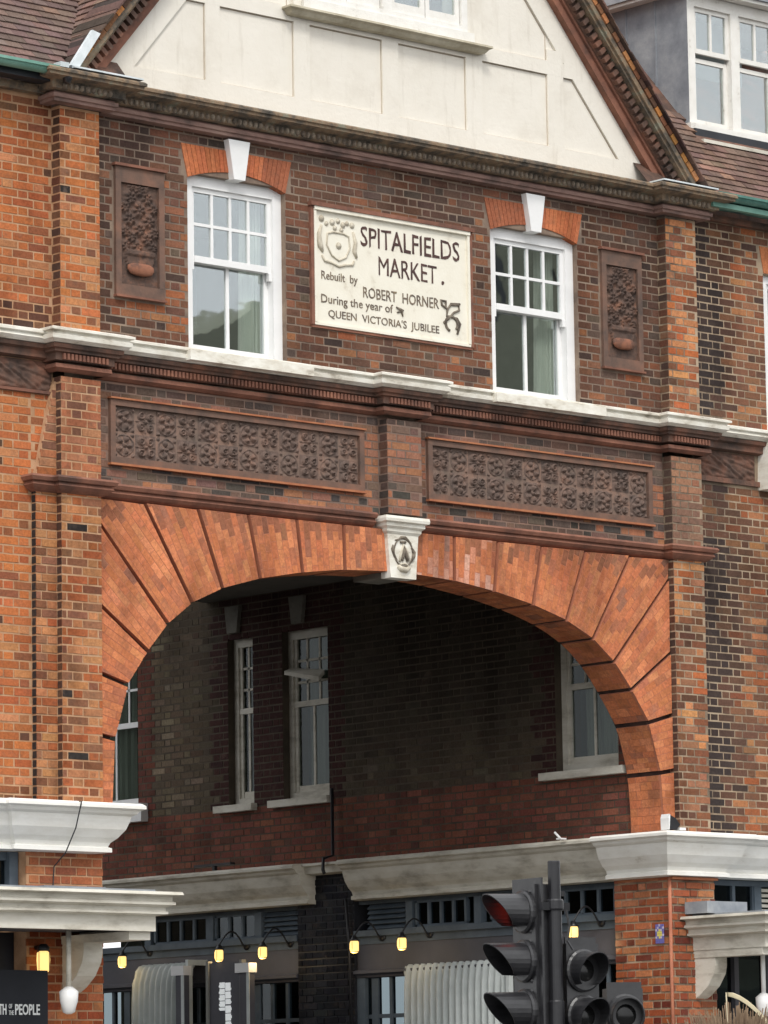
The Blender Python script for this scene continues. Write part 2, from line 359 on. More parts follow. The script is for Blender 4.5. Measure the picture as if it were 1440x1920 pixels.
def col_bay(x, z):
    s = nz3(x + 3, 1, z, 1.1)
    c = pick([(34, (0.17, 0.075, 0.045)), (26, (0.125, 0.062, 0.042)), (5, SOOT_SHADE), (18, (0.23, 0.10, 0.058)), (5, (0.32, 0.13, 0.06)), (6, GRY)])
    if s > 0.17 and rnd.random() < 0.5: c = mixc(pick([(3, ORA), (3, ORB), (2, TAN)]), (0.2, 0.085, 0.05), .35)
    c = mixc(c, (0.165, 0.08, 0.052), .22)
    if z > 10.82: c = mixc(c, pick([(3, (0.14, 0.075, 0.055)), (2, (0.24, 0.09, 0.05)), (1, GRY)]), 0.75)
    if x < -3.1 and rnd.random() < .5: c = mixc(c, SOOT_SHADE, 0.55)
    if z < 9.25: c = mixc(c, SOOT_SHADE, 0.4 * rnd.random())
    if z > 10.6: c = mixc(c, (0.07, 0.05, 0.042), 0.35)  # contact shade under the cornice painted into the bricks
    if nz3(x * 2.2, 7, z * .6, 1.0) > .22: c = mixc(c, SOOT_SHADE, .5)
    return c
def col_frieze(x, z):
    s = nz3(x * 0.6, 2, z * 2, 1.3)
    c = pick([(30, (0.17, 0.105, 0.082)), (25, (0.135, 0.098, 0.08)), (16, (0.22, 0.118, 0.082)), (4, (0.09, 0.07, 0.06))])
    if s > 0.12: c = mixc(c, pick([(1, (0.36, 0.15, 0.08)), (1, (0.3, 0.14, 0.09))]), 0.8)
    if z > 8.62: c = mixc(c, SOOT_SHADE, .55)  # top courses darkened for the contact shadow of the string moulding
    if z < 7.97 and rnd.random() < 0.45: c = pick([(2, (0.07, 0.06, 0.055)), (1, (0.36, 0.16, 0.09))])
    return c
def col_right(x, z):
    c = pick([(40, (0.19, 0.088, 0.053)), (24, (0.14, 0.07, 0.046)), (20, (0.27, 0.13, 0.072)), (9, TAN), (2.5, SOOT_SHADE)])
    k = nz3(x * 1.2, 5, z, 0.9)
    if nz3(x * 2.5, 9, z * .5, 1.0) > .25: c = mixc(c, SOOT_SHADE, .5)
    c = mixc(c, (0.20, 0.095, 0.058), .25)
    if x > 4.35 and rnd.random() < 0.30 + 0.4 * max(0, k * 2): c = mixc(pick([(2, TAN), (2, ORB), (1, BRN)]), (0.22, 0.105, 0.06), .25)
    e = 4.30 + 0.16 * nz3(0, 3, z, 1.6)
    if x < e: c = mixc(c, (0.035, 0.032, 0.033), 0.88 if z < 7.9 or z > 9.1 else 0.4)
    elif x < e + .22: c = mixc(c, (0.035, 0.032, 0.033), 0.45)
    return c
def col_pil_r(x, z):
    s = nz3(x, 4, z, 1.2)
    c = pick([(5, BRN), (4, (0.30, 0.14, 0.08)), (3, TAN), (2, BRD)])
    if s > 0.1 or z > 9.1 and rnd.random() < 0.4: c = pick([(3, TAN), (2, ORB), (1, BRN)])
    if 7.8 < z < 8.8: c = mixc(c, (0.2, 0.13, 0.1), 0.6)
    return c
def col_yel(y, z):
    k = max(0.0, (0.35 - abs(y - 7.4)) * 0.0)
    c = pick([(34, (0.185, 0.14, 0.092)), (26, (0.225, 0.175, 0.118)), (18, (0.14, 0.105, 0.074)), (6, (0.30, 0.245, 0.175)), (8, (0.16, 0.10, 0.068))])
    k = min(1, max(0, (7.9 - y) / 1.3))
    c = mixc(mixc(c, (0.19, 0.145, 0.098), .25), (0.021, 0.018, 0.015), .12 + k * (.70 - .32 * max(0, min(1, (6.5 - z)))))  # passage shade painted in: darker under the ceiling, lighter lower down
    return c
def col_redp(y, z): return pick([(4, (0.19, 0.070, 0.050)), (3, (0.165, 0.062, 0.045)), (2, (0.22, 0.085, 0.056)), (1, (0.12, 0.055, 0.043))])
def col_glz(x, z): return pick([(4, (0.33, 0.09, 0.035)), (3, (0.26, 0.065, 0.028)), (2, (0.42, 0.15, 0.065)), (1, (0.15, 0.035, 0.02))])
def col_gauge(t=0):
    c = pick([(6, (0.55, 0.195, 0.088)), (5, (0.50, 0.168, 0.076)), (3, (0.60, 0.235, 0.11)), (1.3, (0.38, 0.14, 0.08)), (0.35, (0.25, 0.12, 0.085))])
    return mixc(c, (0.53, 0.188, 0.086), 0.3)
def col_blk(x, z): return pick([(1, (0.018, 0.02, 0.026)), (1, (0.03, 0.032, 0.038))])

FAC = lambda y, x0=0: ((x0, y, 0), (1, 0, 0), (0, 0, 1), (0, -1, 0))           # faces the street, u = X
SID = lambda x, y0=0: ((x, y0, 0), (0, -1, 0), (0, 0, 1), (-1, 0, 0))           # faces -X, u = -Y
SIDP = lambda x, y0=0: ((x, y0, 0), (0, 1, 0), (0, 0, 1), (1, 0, 0))            # faces +X
def lay(out, fr, u0, u1, z0, z1, holes, colf, thing_o, wall, off=0.0, jitter=0.0015):
    """Flemish bond; appends (fr,u0,u1,w0,w1,proud,col,wall) to out"""
    k0 = int(math.floor(z0 / CP)); k1 = int(math.ceil(z1 / CP))
    for k in range(k0, k1 + 1):
        a, b = max(z0, k * CP + 0.0065), min(z1, (k + 1) * CP - 0.0065)
        if b - a < 0.02: continue
        zm = (a + b) / 2
        iv = [(u0, u1)]
        for h in holes:
            if zm < h[2] or zm > h[3]: continue
            nv = []
            for p, q in iv:
                if h[1] <= p or h[0] >= q: nv.append((p, q)); continue
                if h[0] > p: nv.append((p, h[0]))
                if h[1] < q: nv.append((h[1], q))
            iv = nv
        ph = (0.1675 if k % 2 else 0.0) + off
        for p, q in iv:
            m0 = int(math.floor((p - ph) / 0.335)) - 1; cuts = []
            x = ph + m0 * 0.335
            while x < q:
                cuts.append((x + 0.005, x + 0.222)); cuts.append((x + 0.232, x + 0.330)); x += 0.335
            last = None
            for s0, s1 in cuts:
                s0, s1 = max(s0 + .001, p + 0.001), min(s1 - .001, q - 0.001)
                if s1 - s0 < 0.03:
                    continue
                s0 += rnd.uniform(-0.002, 0.002) * (1 if s0 > p + .01 else 0)
                um = (s0 + s1) / 2
                wx = fr[0][0] + fr[1][0] * um; wy = fr[0][1] + fr[1][1] * um
                t = wy if abs(fr[1][1]) > 0.5 else wx
                c = colf(t, zm)
                out.append([fr, s0, s1, a + rnd.uniform(-.001, .001), b + rnd.uniform(-.001, .001), rnd.uniform(0, jitter * 2), c, wall])
SHARED = {}
def brick_single(rec, parent):
    fr, u0, u1, w0, w1, pr, c, wall = rec
    key = (round((u1 - u0) / 0.004), round((w1 - w0) / 0.004), fr[3], rnd.randrange(5))
    if key not in SHARED:
        a, b = key[0] * 0.004 / 2, key[1] * 0.004 / 2
        m = MB(); m.brick(((0, 0, 0), fr[1], fr[2], fr[3]), -a, a, -b, b, 0.0, 0.012, None)
        me = bpy.data.meshes.new("brick"); me.from_pydata(m.v, [], m.f); me.materials.append(BRS)
        SHARED[key] = me
    o = bpy.data.objects.new("brick", SHARED[key]); COL.objects.link(o); o.parent = parent
    um, wm = (u0 + u1) / 2, (w0 + w1) / 2
    o.location = [fr[0][i] + fr[1][i] * um + fr[2][i] * wm + fr[3][i] * pr for i in range(3)]
    o.color = (*c, 1)
def emit_bricks(recs, parent_thing, n_single=296, name="brickwork", mat=None):
    def size(r):
        fr, u0, u1, w0, w1, pr, c, wall = r
        P = Vector([fr[0][i] + fr[1][i] * (u0 + u1) / 2 + fr[2][i] * (w0 + w1) / 2 for i in range(3)])
        d = P - CC; z = d.dot(CF); sx = 720 + 8070.7 * d.dot(CR) / z; sy = 960 - 8070.7 * d.dot(CU) / z
        vis = (-20 < sx < 1460 and -20 < sy < 1940)
        a = (u1 - u0) * (w1 - w0) / z ** 2 * abs(d.normalized().dot(Vector(fr[3])))
        return a if (vis and wall is not None) else -1
    order = sorted(range(len(recs)), key=lambda i: -size(recs[i]))
    sing = set(i for i in order[:n_single] if size(recs[i]) > 0)
    m = MB()
    for i, r in enumerate(recs):
        if i in sing: brick_single(r, r[7])
        else: m.brick(r[0], r[1], r[2], r[3], r[4], r[5], 0.012, r[6])
    if m.v: m.build(name, mat or BR, parent_thing, "stuff")

# ================================================================== SETTING
g = MB().box(-150, 150, -150, 150, -0.5, 0.0).build("road", ASPH); g["kind"] = "structure"
p = MB().box(-60, 60, -4.5, -0.3, 0.0, 0.125); p.box(-60, -3.5, -0.3, 3, 0.0, 0.125); p.box(3.5, 60, -.3, 3, 0.0, 0.125)
p.build("pavement", PAVE, None, "structure")
MB().box(-3.3, 3.3, -0.29, 24, 0.004, 0.03).build("alley_paving", ASPH, None, "structure")

# ================================================================== BUILDINGS
GH = thing("gatehouse", "red brick gatehouse with a wide rusticated arch under a white panelled gable", "building")
LW = thing("brick_building", "bright orange brick range left of the archway, under the green gutter and tiled roof", "building")
RW = thing("brick_building", "sooty brown brick range right of the archway, with the dormer window in its roof", "building")
PW = thing("passage_wall", "shaded yellow and red brick side wall seen through the archway, with shopfronts at its foot", "wall")

ARC = [(0, 7.262), (.25, 7.257), (.67, 7.235), (1.175, 7.173), (1.67, 7.082), (2.105, 6.962), (2.45, 6.808), (2.725, 6.605), (2.95, 6.352),
       (3.17, 6.045), (3.265, 5.78), (3.315, 5.57), (3.345, 5.25), (3.35, 4.97)]
def arc_dense(pts, n=4):
    out = []
    for i in range(len(pts) - 1):
        p0 = pts[i - 1] if i else (-pts[1][0], pts[1][1]); p1, p2 = pts[i], pts[i + 1]; p3 = pts[i + 2] if i + 2 < len(pts) else p2
        for k in range(n):
            t = k / n
            out.append(tuple(0.5 * ((2 * p1[a]) + (-p0[a] + p2[a]) * t + (2 * p0[a] - 5 * p1[a] + 4 * p2[a] - p3[a]) * t * t + (-p0[a] + 3 * p1[a] - 3 * p2[a] + p3[a]) * t ** 3) for a in (0, 1)))
    out.append(pts[-1]); return out
ARCD = arc_dense(ARC)

WIN = {-1: (-2.42, -1.28), 1: (1.26, 2.40)}
WZ0, WZ1 = 9.03, 10.65
# --- wall backings (mortar planes): gatehouse
def wall_grid(mb, x0, x1, z0, z1, y0, y1, holes):
    xs = sorted({x0, x1, *[h[0] for h in holes], *[h[1] for h in holes]}); zs = sorted({z0, z1, *[h[2] for h in holes], *[h[3] for h in holes]})
    for i in range(len(xs) - 1):
        for j in range(len(zs) - 1):
            xm, zm = (xs[i] + xs[i + 1]) / 2, (zs[j] + zs[j + 1]) / 2
            if any(h[0] < xm < h[1] and h[2] < zm < h[3] for h in holes): continue
            mb.box(xs[i], xs[i + 1], y0, y1, zs[j], zs[j + 1])
holes = [(*WIN[-1], WZ0, 10.68), (*WIN[1], WZ0, 10.68)]
mb = MB(); wall_grid(mb, -3.5, 3.5, 8.70, 11.30, 0.0015, 0.40, holes)
uw = mb.build("upper_wall", MOR_B, GH)
fw = MB().box(-3.5, 3.5, 0.0015, 0.40, 7.645, 8.699).build("frieze_wall", MOR_F, GH)
recs = []
TPx = (2.686, 3.27)
hb = [(*WIN[-1], WZ0, 10.63), (*WIN[1], WZ0, 10.63), (-0.985, 0.985, 9.44, 10.585)]
hb += [(s * (TPx[1] if s < 0 else TPx[0]), s * (TPx[0] if s < 0 else TPx[1]), 9.44, 10.65) for s in (-1, 1)]
hb += [(-2.49, -1.21, 10.63, 10.94), (1.19, 2.47, 10.63, 10.94)]
lay(recs, FAC(0), -3.5, 3.5, 9.06, 11.05, hb, col_bay, GH, uw)
hf = [(-3.33, -0.385, 7.975, 8.545), (0.385, 3.33, 7.975, 8.545)]
lay(recs, FAC(0), -3.5, -0.2, 7.79, 8.70, hf, col_frieze, GH, fw)
lay(recs, FAC(0), 0.2, 3.5, 7.79, 8.70, hf, col_frieze, GH, fw)
# --- pilasters
def pilaster(x0, x1, yf, z0, z1, mor, colf, side_left=True, par=GH, nm="pilaster", rc=None, shadeside=True):
    o = MB().box(x0 + .0015, x1 - .0015, yf + 0.0015, 0.3, z0, z1).build(nm, mor, par)
    lay(rc, FAC(yf), x0, x1, z0, z1, [], colf, par, o, off=x0 - 0.115)
    if side_left:   # return face towards the camera, its shade put into the brick colour
        lay(rc, SID(x0, yf), -0.0 - (0.0 - yf) if False else yf * 1.0, -0.001, z0, z1, [], (lambda t, z: mixc(colf(x0, z), SOOT_SHADE, 0.75)) if shadeside else (lambda t, z: colf(x0, z)), par, o)
    return o
for (a, b) in ((9.06, 11.04), (7.79, 8.66), (4.99, 7.66)):
    pilaster(-3.93, -3.5, -0.12, a, b, MOR_L, col_pil_l, True, GH, rc=recs)
    pilaster(3.5, 3.92, -0.12, a, b, MOR_R, col_pil_r, True, GH, rc=recs)
pilaster(-0.19, 0.23, -0.12, 7.79, 8.66, MOR_F, col_frieze, True, GH, "centre_pier", rc=recs)
# outer strip at left, plus its sloping shoulder
os_ = MB().box(-4.155, -3.93, -0.055, 0.2, 4.99, 7.66).build("pilaster_strip", MOR_L, GH)
lay(recs, FAC(-0.06), -4.16, -3.935, 4.99, 7.66, [], col_pil_l, GH, os_, off=-4.27)
lay(recs, SID(-4.16, -0.06), -0.06, -0.001, 4.99, 7.66, [], lambda t, z: SOOT_SHADE, GH, os_)  # side return coloured dark to stand for its shade
sh = MB(); sh.prism([(-4.15, 7.79), (-3.93, 7.79), (-3.93, 8.62), (-3.95, 8.62)], -0.05, 0.1)
sho = sh.build("sloping_shoulder", MOR_L, GH)
k = 0
z = 7.80
while z < 8.55:
    xl = -4.15 + (z - 7.79) / 0.83 * 0.20
    recs.append([FAC(-0.055), xl + .01, -3.935, z, z + CP - .01, 0.0, col_pil_l(-4, z), sho]); z += CP
emit_bricks(recs, GH)

# --- arch ring: rusticated gauged voussoirs
def clip(poly, a, b):
    """keep the part of poly left of a->b"""
    out = []
    sd_ = lambda p: (b[0] - a[0]) * (p[1] - a[1]) - (b[1] - a[1]) * (p[0] - a[0])
    for i in range(len(poly)):
        p, q = poly[i], poly[(i + 1) % len(poly)]; sp, sq = sd_(p), sd_(q)
        if sp >= 0: out.append(p)
        if sp * sq < 0:
            t = sp / (sp - sq); out.append((p[0] + (q[0] - p[0]) * t, p[1] + (q[1] - p[1]) * t))
    return out
J = [((0.19, 7.645), (0.16, 7.26)), ((.68, 7.645), (.67, 7.235)), ((1.235, 7.645), (1.175, 7.173)), ((1.80, 7.645), (1.67, 7.082)),
     ((2.375, 7.645), (2.105, 6.962)), ((2.97, 7.645), (2.45, 6.808)), ((3.495, 7.45), (2.725, 6.605)), ((3.495, 6.735), (2.95, 6.352)),
     ((3.495, 6.135), (3.17, 6.045)), ((3.495, 5.60), (3.315, 5.57))]
def inner_between(a, b):
    xs = [p for p in ARCD]
    ia = min(range(len(xs)), key=lambda i: (xs[i][0] - a[0]) ** 2 + (xs[i][1] - a[1]) ** 2)
    ib = min(range(len(xs)), key=lambda i: (xs[i][0] - b[0]) ** 2 + (xs[i][1] - b[1]) ** 2)
    return [a] + xs[ia + 1:ib] + [b]
RD = 0.45
core = MB()
for s in (-1, 1):
    for i in range(len(J)):
        (o0, i0) = J[i]; (o1, i1) = J[i + 1] if i + 1 < len(J) else ((3.495, 4.99), (3.35, 4.99))
        g_ = 0.021                                                  # half width of the recessed joint
        def shift(o, n_, d):                                        # move a joint line sideways
            vx, vz = n_[0] - o[0], n_[1] - o[1]; l = math.hypot(vx, vz); px, pz = -vz / l * d, vx / l * d
            return (o[0] + px, o[1] + pz), (n_[0] + px, n_[1] + pz)
        a_o, a_i = shift(o0, i0, g_ if i else 0.0); b_o, b_i = shift(o1, i1, -g_)
        ci = inner_between(i0, i1); ci[0] = a_i; ci[-1] = b_i
        a_o = (min(a_o[0], 3.495), min(a_o[1], 7.645)); b_o = (min(b_o[0], 3.495), min(b_o[1], 7.645))
        corner = [(3.495, 7.645)] if (o0[1] > 7.6 and o1[1] < 7.6) else []
        poly = [a_o] + corner + [b_o] + ci[::-1]
        P = [(s * x, z) for x, z in poly]
        blk = MB(); blk.prism(P, -0.055, 0.40); vo = blk.build("voussoir", GAUGE, GH)
        # gauged bricks on the face, laid along the joint direction
        ax = Vector(((o0[0] + o1[0]) / 2 - (i0[0] + i1[0]) / 2, (o0[1] + o1[1]) / 2 - (i0[1] + i1[1]) / 2))
        if corner: ax = Vector((o0[0] - i0[0] + 0.25, o0[1] - i0[1]))
        if i + 1 >= len(J): ax = Vector((1, 0.0))
        ax.normalize(); px = Vector((ax.y, -ax.x)); cen = Vector((sum(q[0] for q in poly) / len(poly), sum(q[1] for q in poly) / len(poly)))
        fm = MB(); rr = -14
        for r_ in range(-16, 17):
            for c_ in range(-9, 10):
                u0 = c_ * 0.155 + (0.078 if r_ % 2 else 0) + 0.003; u1 = u0 + 0.149; w0 = r_ * 0.068 + 0.003; w1 = w0 + 0.062
                q = [cen + ax * u + px * w_ for u, w_ in ((u0, w0), (u1, w0), (u1, w1), (u0, w1))]
                q = [(v.x, v.y) for v in q]
                if sum(q[a][0] * q[(a + 1) % 4][1] - q[(a + 1) % 4][0] * q[a][1] for a in range(4)) < 0: q = q[::-1]
                lines = [(a_o, a_i), (b_i, b_o), (b_o, corner[0] if corner else a_o)] + ([(corner[0], a_o)] if corner else [])
                lines.append((ci[0], ci[-1]))
                ctr = cen
                for la, lb in lines:
                    if (lb[0] - la[0]) * (ctr.y - la[1]) - (lb[1] - la[1]) * (ctr.x - la[0]) < 0: la, lb = lb, la
                    q = clip(q, la, lb)
                    if len(q) < 3: break
                if len(q) < 3: continue
                cg_ = col_gauge()
                if s > 0 and i in (0, 1) and rnd.random() < .4: cg_ = mixc(cg_, (0.62, 0.40, 0.33), rnd.uniform(.25, .7))
                if max(z for _, z in q) > 7.58 and rnd.random() < .6: cg_ = mixc(cg_, (0.14, 0.075, 0.055), .55)
                fm.prism([(s * x, z) for x, z in q], -0.0566 - rnd.uniform(0, 0.0006), -0.054, cg_)
        if fm.v: fm.build("gauged_brick", BR, vo, "stuff")
        # soffit bricks of the ring
        sm = MB(); cc = ci
        for q in range(len(cc) - 1):
            (xa, za), (xb, zb) = cc[q], cc[q + 1]
            ln = math.hypot(xb - xa, zb - za); nn = max(1, int(round(ln / 0.075)))
            for e in range(nn):
                t0, t1 = e / nn + 0.02, (e + 1) / nn - 0.02
                y = -0.02 - (0.06 if (e + q) % 2 else 0)
                while y < 0.40:
                    ya, yb = max(y, -0.025), min(y + 0.155, 0.398)
                    nx_, nz_ = (zb - za) / ln, -(xb - xa) / ln         # towards the opening
                    if nx_ * (0 - xa) + nz_ * (5 - za) < 0: nx_, nz_ = -nx_, -nz_
                    A = (xa + (xb - xa) * t0 + nx_ * 0.003, za + (zb - za) * t0 + nz_ * 0.003); B = (xa + (xb - xa) * t1 + nx_ * 0.003, za + (zb - za) * t1 + nz_ * 0.003)
                    vs = [(s * A[0], ya, A[1]), (s * B[0], ya, B[1]), (s * B[0], yb - .004, B[1]), (s * A[0], yb - .004, A[1])]
                    sm.add(vs, [(0, 1, 2, 3)], col_gauge()); y += 0.16
        sm.build("soffit_brick", BR, vo, "stuff")
    # recessed joint core behind the blocks
    poly = [(0.1, 7.645), (3.498, 7.645), (3.498, 4.99), (3.37, 4.99)] + [(x + 0.018 * (1 if x > 2.9 else x / 2.9), z + 0.02 * (1 - min(1, x / 3.4))) for x, z in ARCD[::-1] if x > 0.1]
    core = MB(); core.prism([(s * x, z) for x, z in poly], -0.004, 0.42); core.build("arch_core", GDIRT, GH)

# --- keystone
ks = MB(); ks.prism([(-.19, 7.60), (.19, 7.60), (.155, 7.20), (-.155, 7.20)], -0.10, 0.03)
MB().prism([(-.17, 7.60), (.17, 7.60), (.155, 7.21), (-.155, 7.21)], 0.031, 0.42).build("keystone_back", DKSTONE, GH)
kso = ks.build("keystone", WST, GH)
MB().sweep([(-.19, 0.1), (-.19, -.10), (.19, -.10), (.19, 0.1)], [(0, 7.765), (.075, 7.76), (.08, 7.735), (.075, 7.71), (.045, 7.70), (.047, 7.67), (.022, 7.65), (.02, 7.625), (.004, 7.605), (0, 7.60)]).build("keystone_cap", WST, kso)
def circ(cx, cz, rx, rz, y, n=20, a0=0, a1=360):
    return [(cx + rx * math.cos(math.radians(a0 + (a1 - a0) * k / n)), y, cz + rz * math.sin(math.radians(a0 + (a1 - a0) * k / n))) for k in range(n + 1)]
cg = MB(); Y0 = -0.104
cg.tube(circ(0, 7.44, .115, .13, Y0), .008, 5)
cg.tube([(-.10, Y0, 7.545), (-.05, Y0, 7.555), (-.03, Y0, 7.575), (.03, Y0, 7.58), (.06, Y0, 7.56), (.10, Y0, 7.525)], [.006, .009, .013, .013, .009, .004], 5)
cg.tube([(-.125, Y0, 7.50), (-.14, Y0, 7.46), (-.11, Y0, 7.40), (-.08, Y0, 7.36)], [.008, .012, .014, .008], 5)
cg.tube([(.10, Y0, 7.49), (.135, Y0, 7.45), (.125, Y0, 7.41), (.095, Y0, 7.36)], [.012, .016, .02, .008], 5)
cg.tube([(-.02, Y0, 7.36), (.0, Y0, 7.43), (.01, Y0, 7.49), (.03, Y0, 7.43), (.045, Y0, 7.36)], [.014, .02, .012, .02, .014], 6)
cg.tube([(-.04, Y0, 7.53), (.03, Y0, 7.535)], .012, 5)
cg.build("carved_crest_grime", GRIME, kso, smooth=True)  # grime-dark strokes of the carving
cb = MB(); cb.tube([(-.07, Y0, 7.31), (-.03, Y0, 7.285), (.03, Y0, 7.28), (.07, Y0, 7.30)], [.02, .03, .03, .02], 6)
cb.tube([(-.05, Y0, 7.35), (-.03, Y0, 7.42), (0, Y0, 7.51), (.05, Y0, 7.45), (.065, Y0, 7.37)], .012, 6)
cb.tube(circ(0.005, 7.30, .06, .035, Y0), .008, 5); cb.build("carved_crest", PALEC, kso, smooth=True)

# --- string courses and cornices of the gatehouse
def p_break(stub):
    P = [(-3.97, 0.15), (-3.97, -.12), (-3.47, -.12), (-3.47, 0)]
    if stub: P += [(-.22, 0), (-.22, -.12), (.26, -.12), (.26, 0)]
    return P + [(3.47, 0), (3.47, -.12), (3.96, -.12), (3.96, 0.15)]
path = p_break(True)
MB().sweep(path, [(0, 9.07), (.16, 9.055), (.20, 9.04), (.20, 9.02), (.165, 9.01), (.165, 8.995), (.185, 8.985), (.18, 8.95), (.14, 8.925), (0, 8.92)]).build("white_string_course", WST, GH)
MB().sweep(path, [(0, 8.921), (.13, 8.919), (.125, 8.885), (.10, 8.875), (.10, 8.855), (.07, 8.845), (.07, 8.785), (0.03, 8.78), (0, 8.78)]).build("string_moulding", TC_D, GH)
MB().sweep(path, [(0, 8.765), (.05, 8.76), (.055, 8.725), (.02, 8.70), (0, 8.695)]).build("fillet_moulding", TC_R, GH)
dn = MB()
def dent_run(m, x0, x1, y, z0, z1, pitch=0.042, wd=0.024, d=0.025):
    x = x0
    while x < x1: m.box(x, x + wd, y - d, y + .01, z0, z1); x += pitch
for a, b, y in ((-3.45, -.24, -.07), (.28, 3.45, -.07), (-3.97, -3.47, -.19), (3.47, 3.96, -.19), (-.22, .26, -.19)): dent_run(dn, a, b, y, 8.79, 8.842)
dn.build("dentil", TC_R, GH, "stuff")
path = p_break(False)
MB().sweep(path, [(0, 11.32), (.27, 11.30), (.285, 11.285), (.285, 11.262), (.265, 11.255), (.265, 11.232), (.22, 11.222), (.16, 11.215), (.15, 11.205), (.15, 11.148), (.125, 11.141), (0, 11.139)]).build("cornice", TC_C, GH)
MB().sweep(path, [(0, 11.138), (.085, 11.137), (.08, 11.125), (.105, 11.118), (.105, 11.085), (.085, 11.078), (.085, 11.052), (0, 11.046)]).build("cornice_bed_moulding", TC_M, GH)
eg = MB()
for a, b, y in ((-3.30, 3.30, -.155), (-3.99, -3.45, -.275), (3.45, 3.98, -.275)):
    x = a
    while x < b:
        eg.lathe((x, y, 11.172), [(0.004, -.026), (.019, -.012), (.022, .006), (.014, .026)], 6); x += 0.062
eg.build("egg_and_dart", TC_E, GH, "stuff")
for xa, xb in ((-3.98, -3.22), (3.22, 3.98)): MB().box(xa, xb, -.398, -.16, 11.314, 11.329).build("cornice_lead_cap", LEADW, GH)
lp = [(-4.17, 0.1), (-4.17, -.06), (-3.94, -.06), (-3.94, -.12), (-3.49, -.12), (-3.49, 0), (-.3, 0)]
lprof = [(0, 7.79), (.09, 7.785), (.105, 7.765), (.09, 7.735), (.06, 7.73), (.075, 7.70), (.05, 7.675), (.03, 7.66), (0, 7.645)]
MB().sweep(lp, lprof).build("impost_string", TC_R, GH)
MB().sweep([(.3, 0), (3.49, 0), (3.49, -.12), (3.93, -.12), (3.93, .1)], lprof).build("impost_string", TC_R, GH)

# --- terracotta flower panels
def rose(u, v):
    r = math.hypot(u, v); t = math.atan2(v, u)
    h = 0.036 * max(0, 1 - (abs(r - .52) / .27) ** 2) * max(0, 0.45 + 0.65 * math.cos(5 * t))
    h += 0.034 * max(0, 1 - (r / .22) ** 2) + 0.018 * max(0, 1 - abs(r - .86) / .08)
    h += 0.024 * max(0, 1 - math.hypot(abs(u) - .85, abs(v) - .85) / .22)
    return h if max(abs(u), abs(v)) < .99 else 0
def leafy(u, v):
    r = math.hypot(u, v); t = math.atan2(v, u)
    h = 0.045 * max(0, abs(math.sin(2 * t + r * 1.6)) - .35) * (1 if r < .95 else .3)
    h = 0.0
    for a_ in (-1, 1):
        for b_ in (-1, 1):
            d_ = math.hypot(u - a_ * .45, v - b_ * .45)
            h = max(h, 0.034 * max(0, 1 - abs(d_ - .24) / .13), 0.03 * max(0, 1 - (d_ / .12) ** 2))
    h = max(h, 0.036 * max(0, 1 - (r / .2) ** 2), 0.02 * max(0, 1 - min(abs(u), abs(v)) / .05) * (r > .25))
    return max(0, h) if max(abs(u), abs(v)) < .985 else 0
tmesh = []
for vi in range(8):
    f0 = (rose, leafy)[vi % 2]
    f = (lambda u, v, f0=f0, vi=vi: (max(0, f0(u + .10 * nz3(u, vi * 3.1, v, 1.6), v + .10 * nz3(v, vi * 5.3 + 9, u, 1.6)) * (1 + .5 * nz3(u, vi * 2.7, v, 2.4)) + .004 * nz3(u * 5, vi, v * 5, 1.0))) if max(abs(u), abs(v)) < .96 else 0)
    o = heightfield("flower_tile", -.115, .115, -.118, .118, -0.0, 30, 30, f, TC_P, GH); tmesh.append(o.data); bpy.data.objects.remove(o)
for s in (-1, 1):
    X0, X1, Z0, Z1 = (0.393, 3.325, 7.978, 8.54)
    if s < 0: X0, X1 = -3.325, -0.393
    fr = MB(); t = 0.055
    fr.box(X0, X1, -.035, .05, Z1 - t, Z1); fr.box(X0, X1, -.035, .05, Z0, Z0 + t)
    fr.box(X0, X0 + t, -.034, .05, Z0 + t, Z1 - t); fr.box(X1 - t, X1, -.034, .05, Z0 + t, Z1 - t)
    pf = fr.build("flower_panel", TC_F, GH, label="right-hand flower panel over the arch" if s > 0 else "left-hand flower panel over the arch")
    MB().box(X0 - .01, X1 + .01, -.055, .0, Z1 + .001, Z1 + .016).build("panel_lip", TC_O, pf); MB().box(X0 - .01, X1 + .01, -.05, .0, Z0 - .02, Z0 - .001).build("panel_lip", TC_O, pf)
    nx = 12; cw = (X1 - X0 - 2 * t) / nx; chh = (Z1 - Z0 - 2 * t) / 2
    for i in range(nx):
        for j in range(2):
            o = obj_new("flower_tile", tmesh[(i + (1 if s > 0 else 0)) % 2 + 2 * rnd.randrange(4)], pf)
            o.location = (X0 + t + cw * (i + .5), 0.004 - .004 * ((i + j) % 2), Z0 + t + chh * (j + .5)); o.scale = (cw / .23 * .955, 1, chh / .236 * .94)
            if rnd.random() < .5: o.rotation_euler = (0, math.pi, 0)
    MB().box(X0 + t, X1 - t, .0055, .05, Z0 + t, Z1 - t).build("panel_back", TC_D, pf)

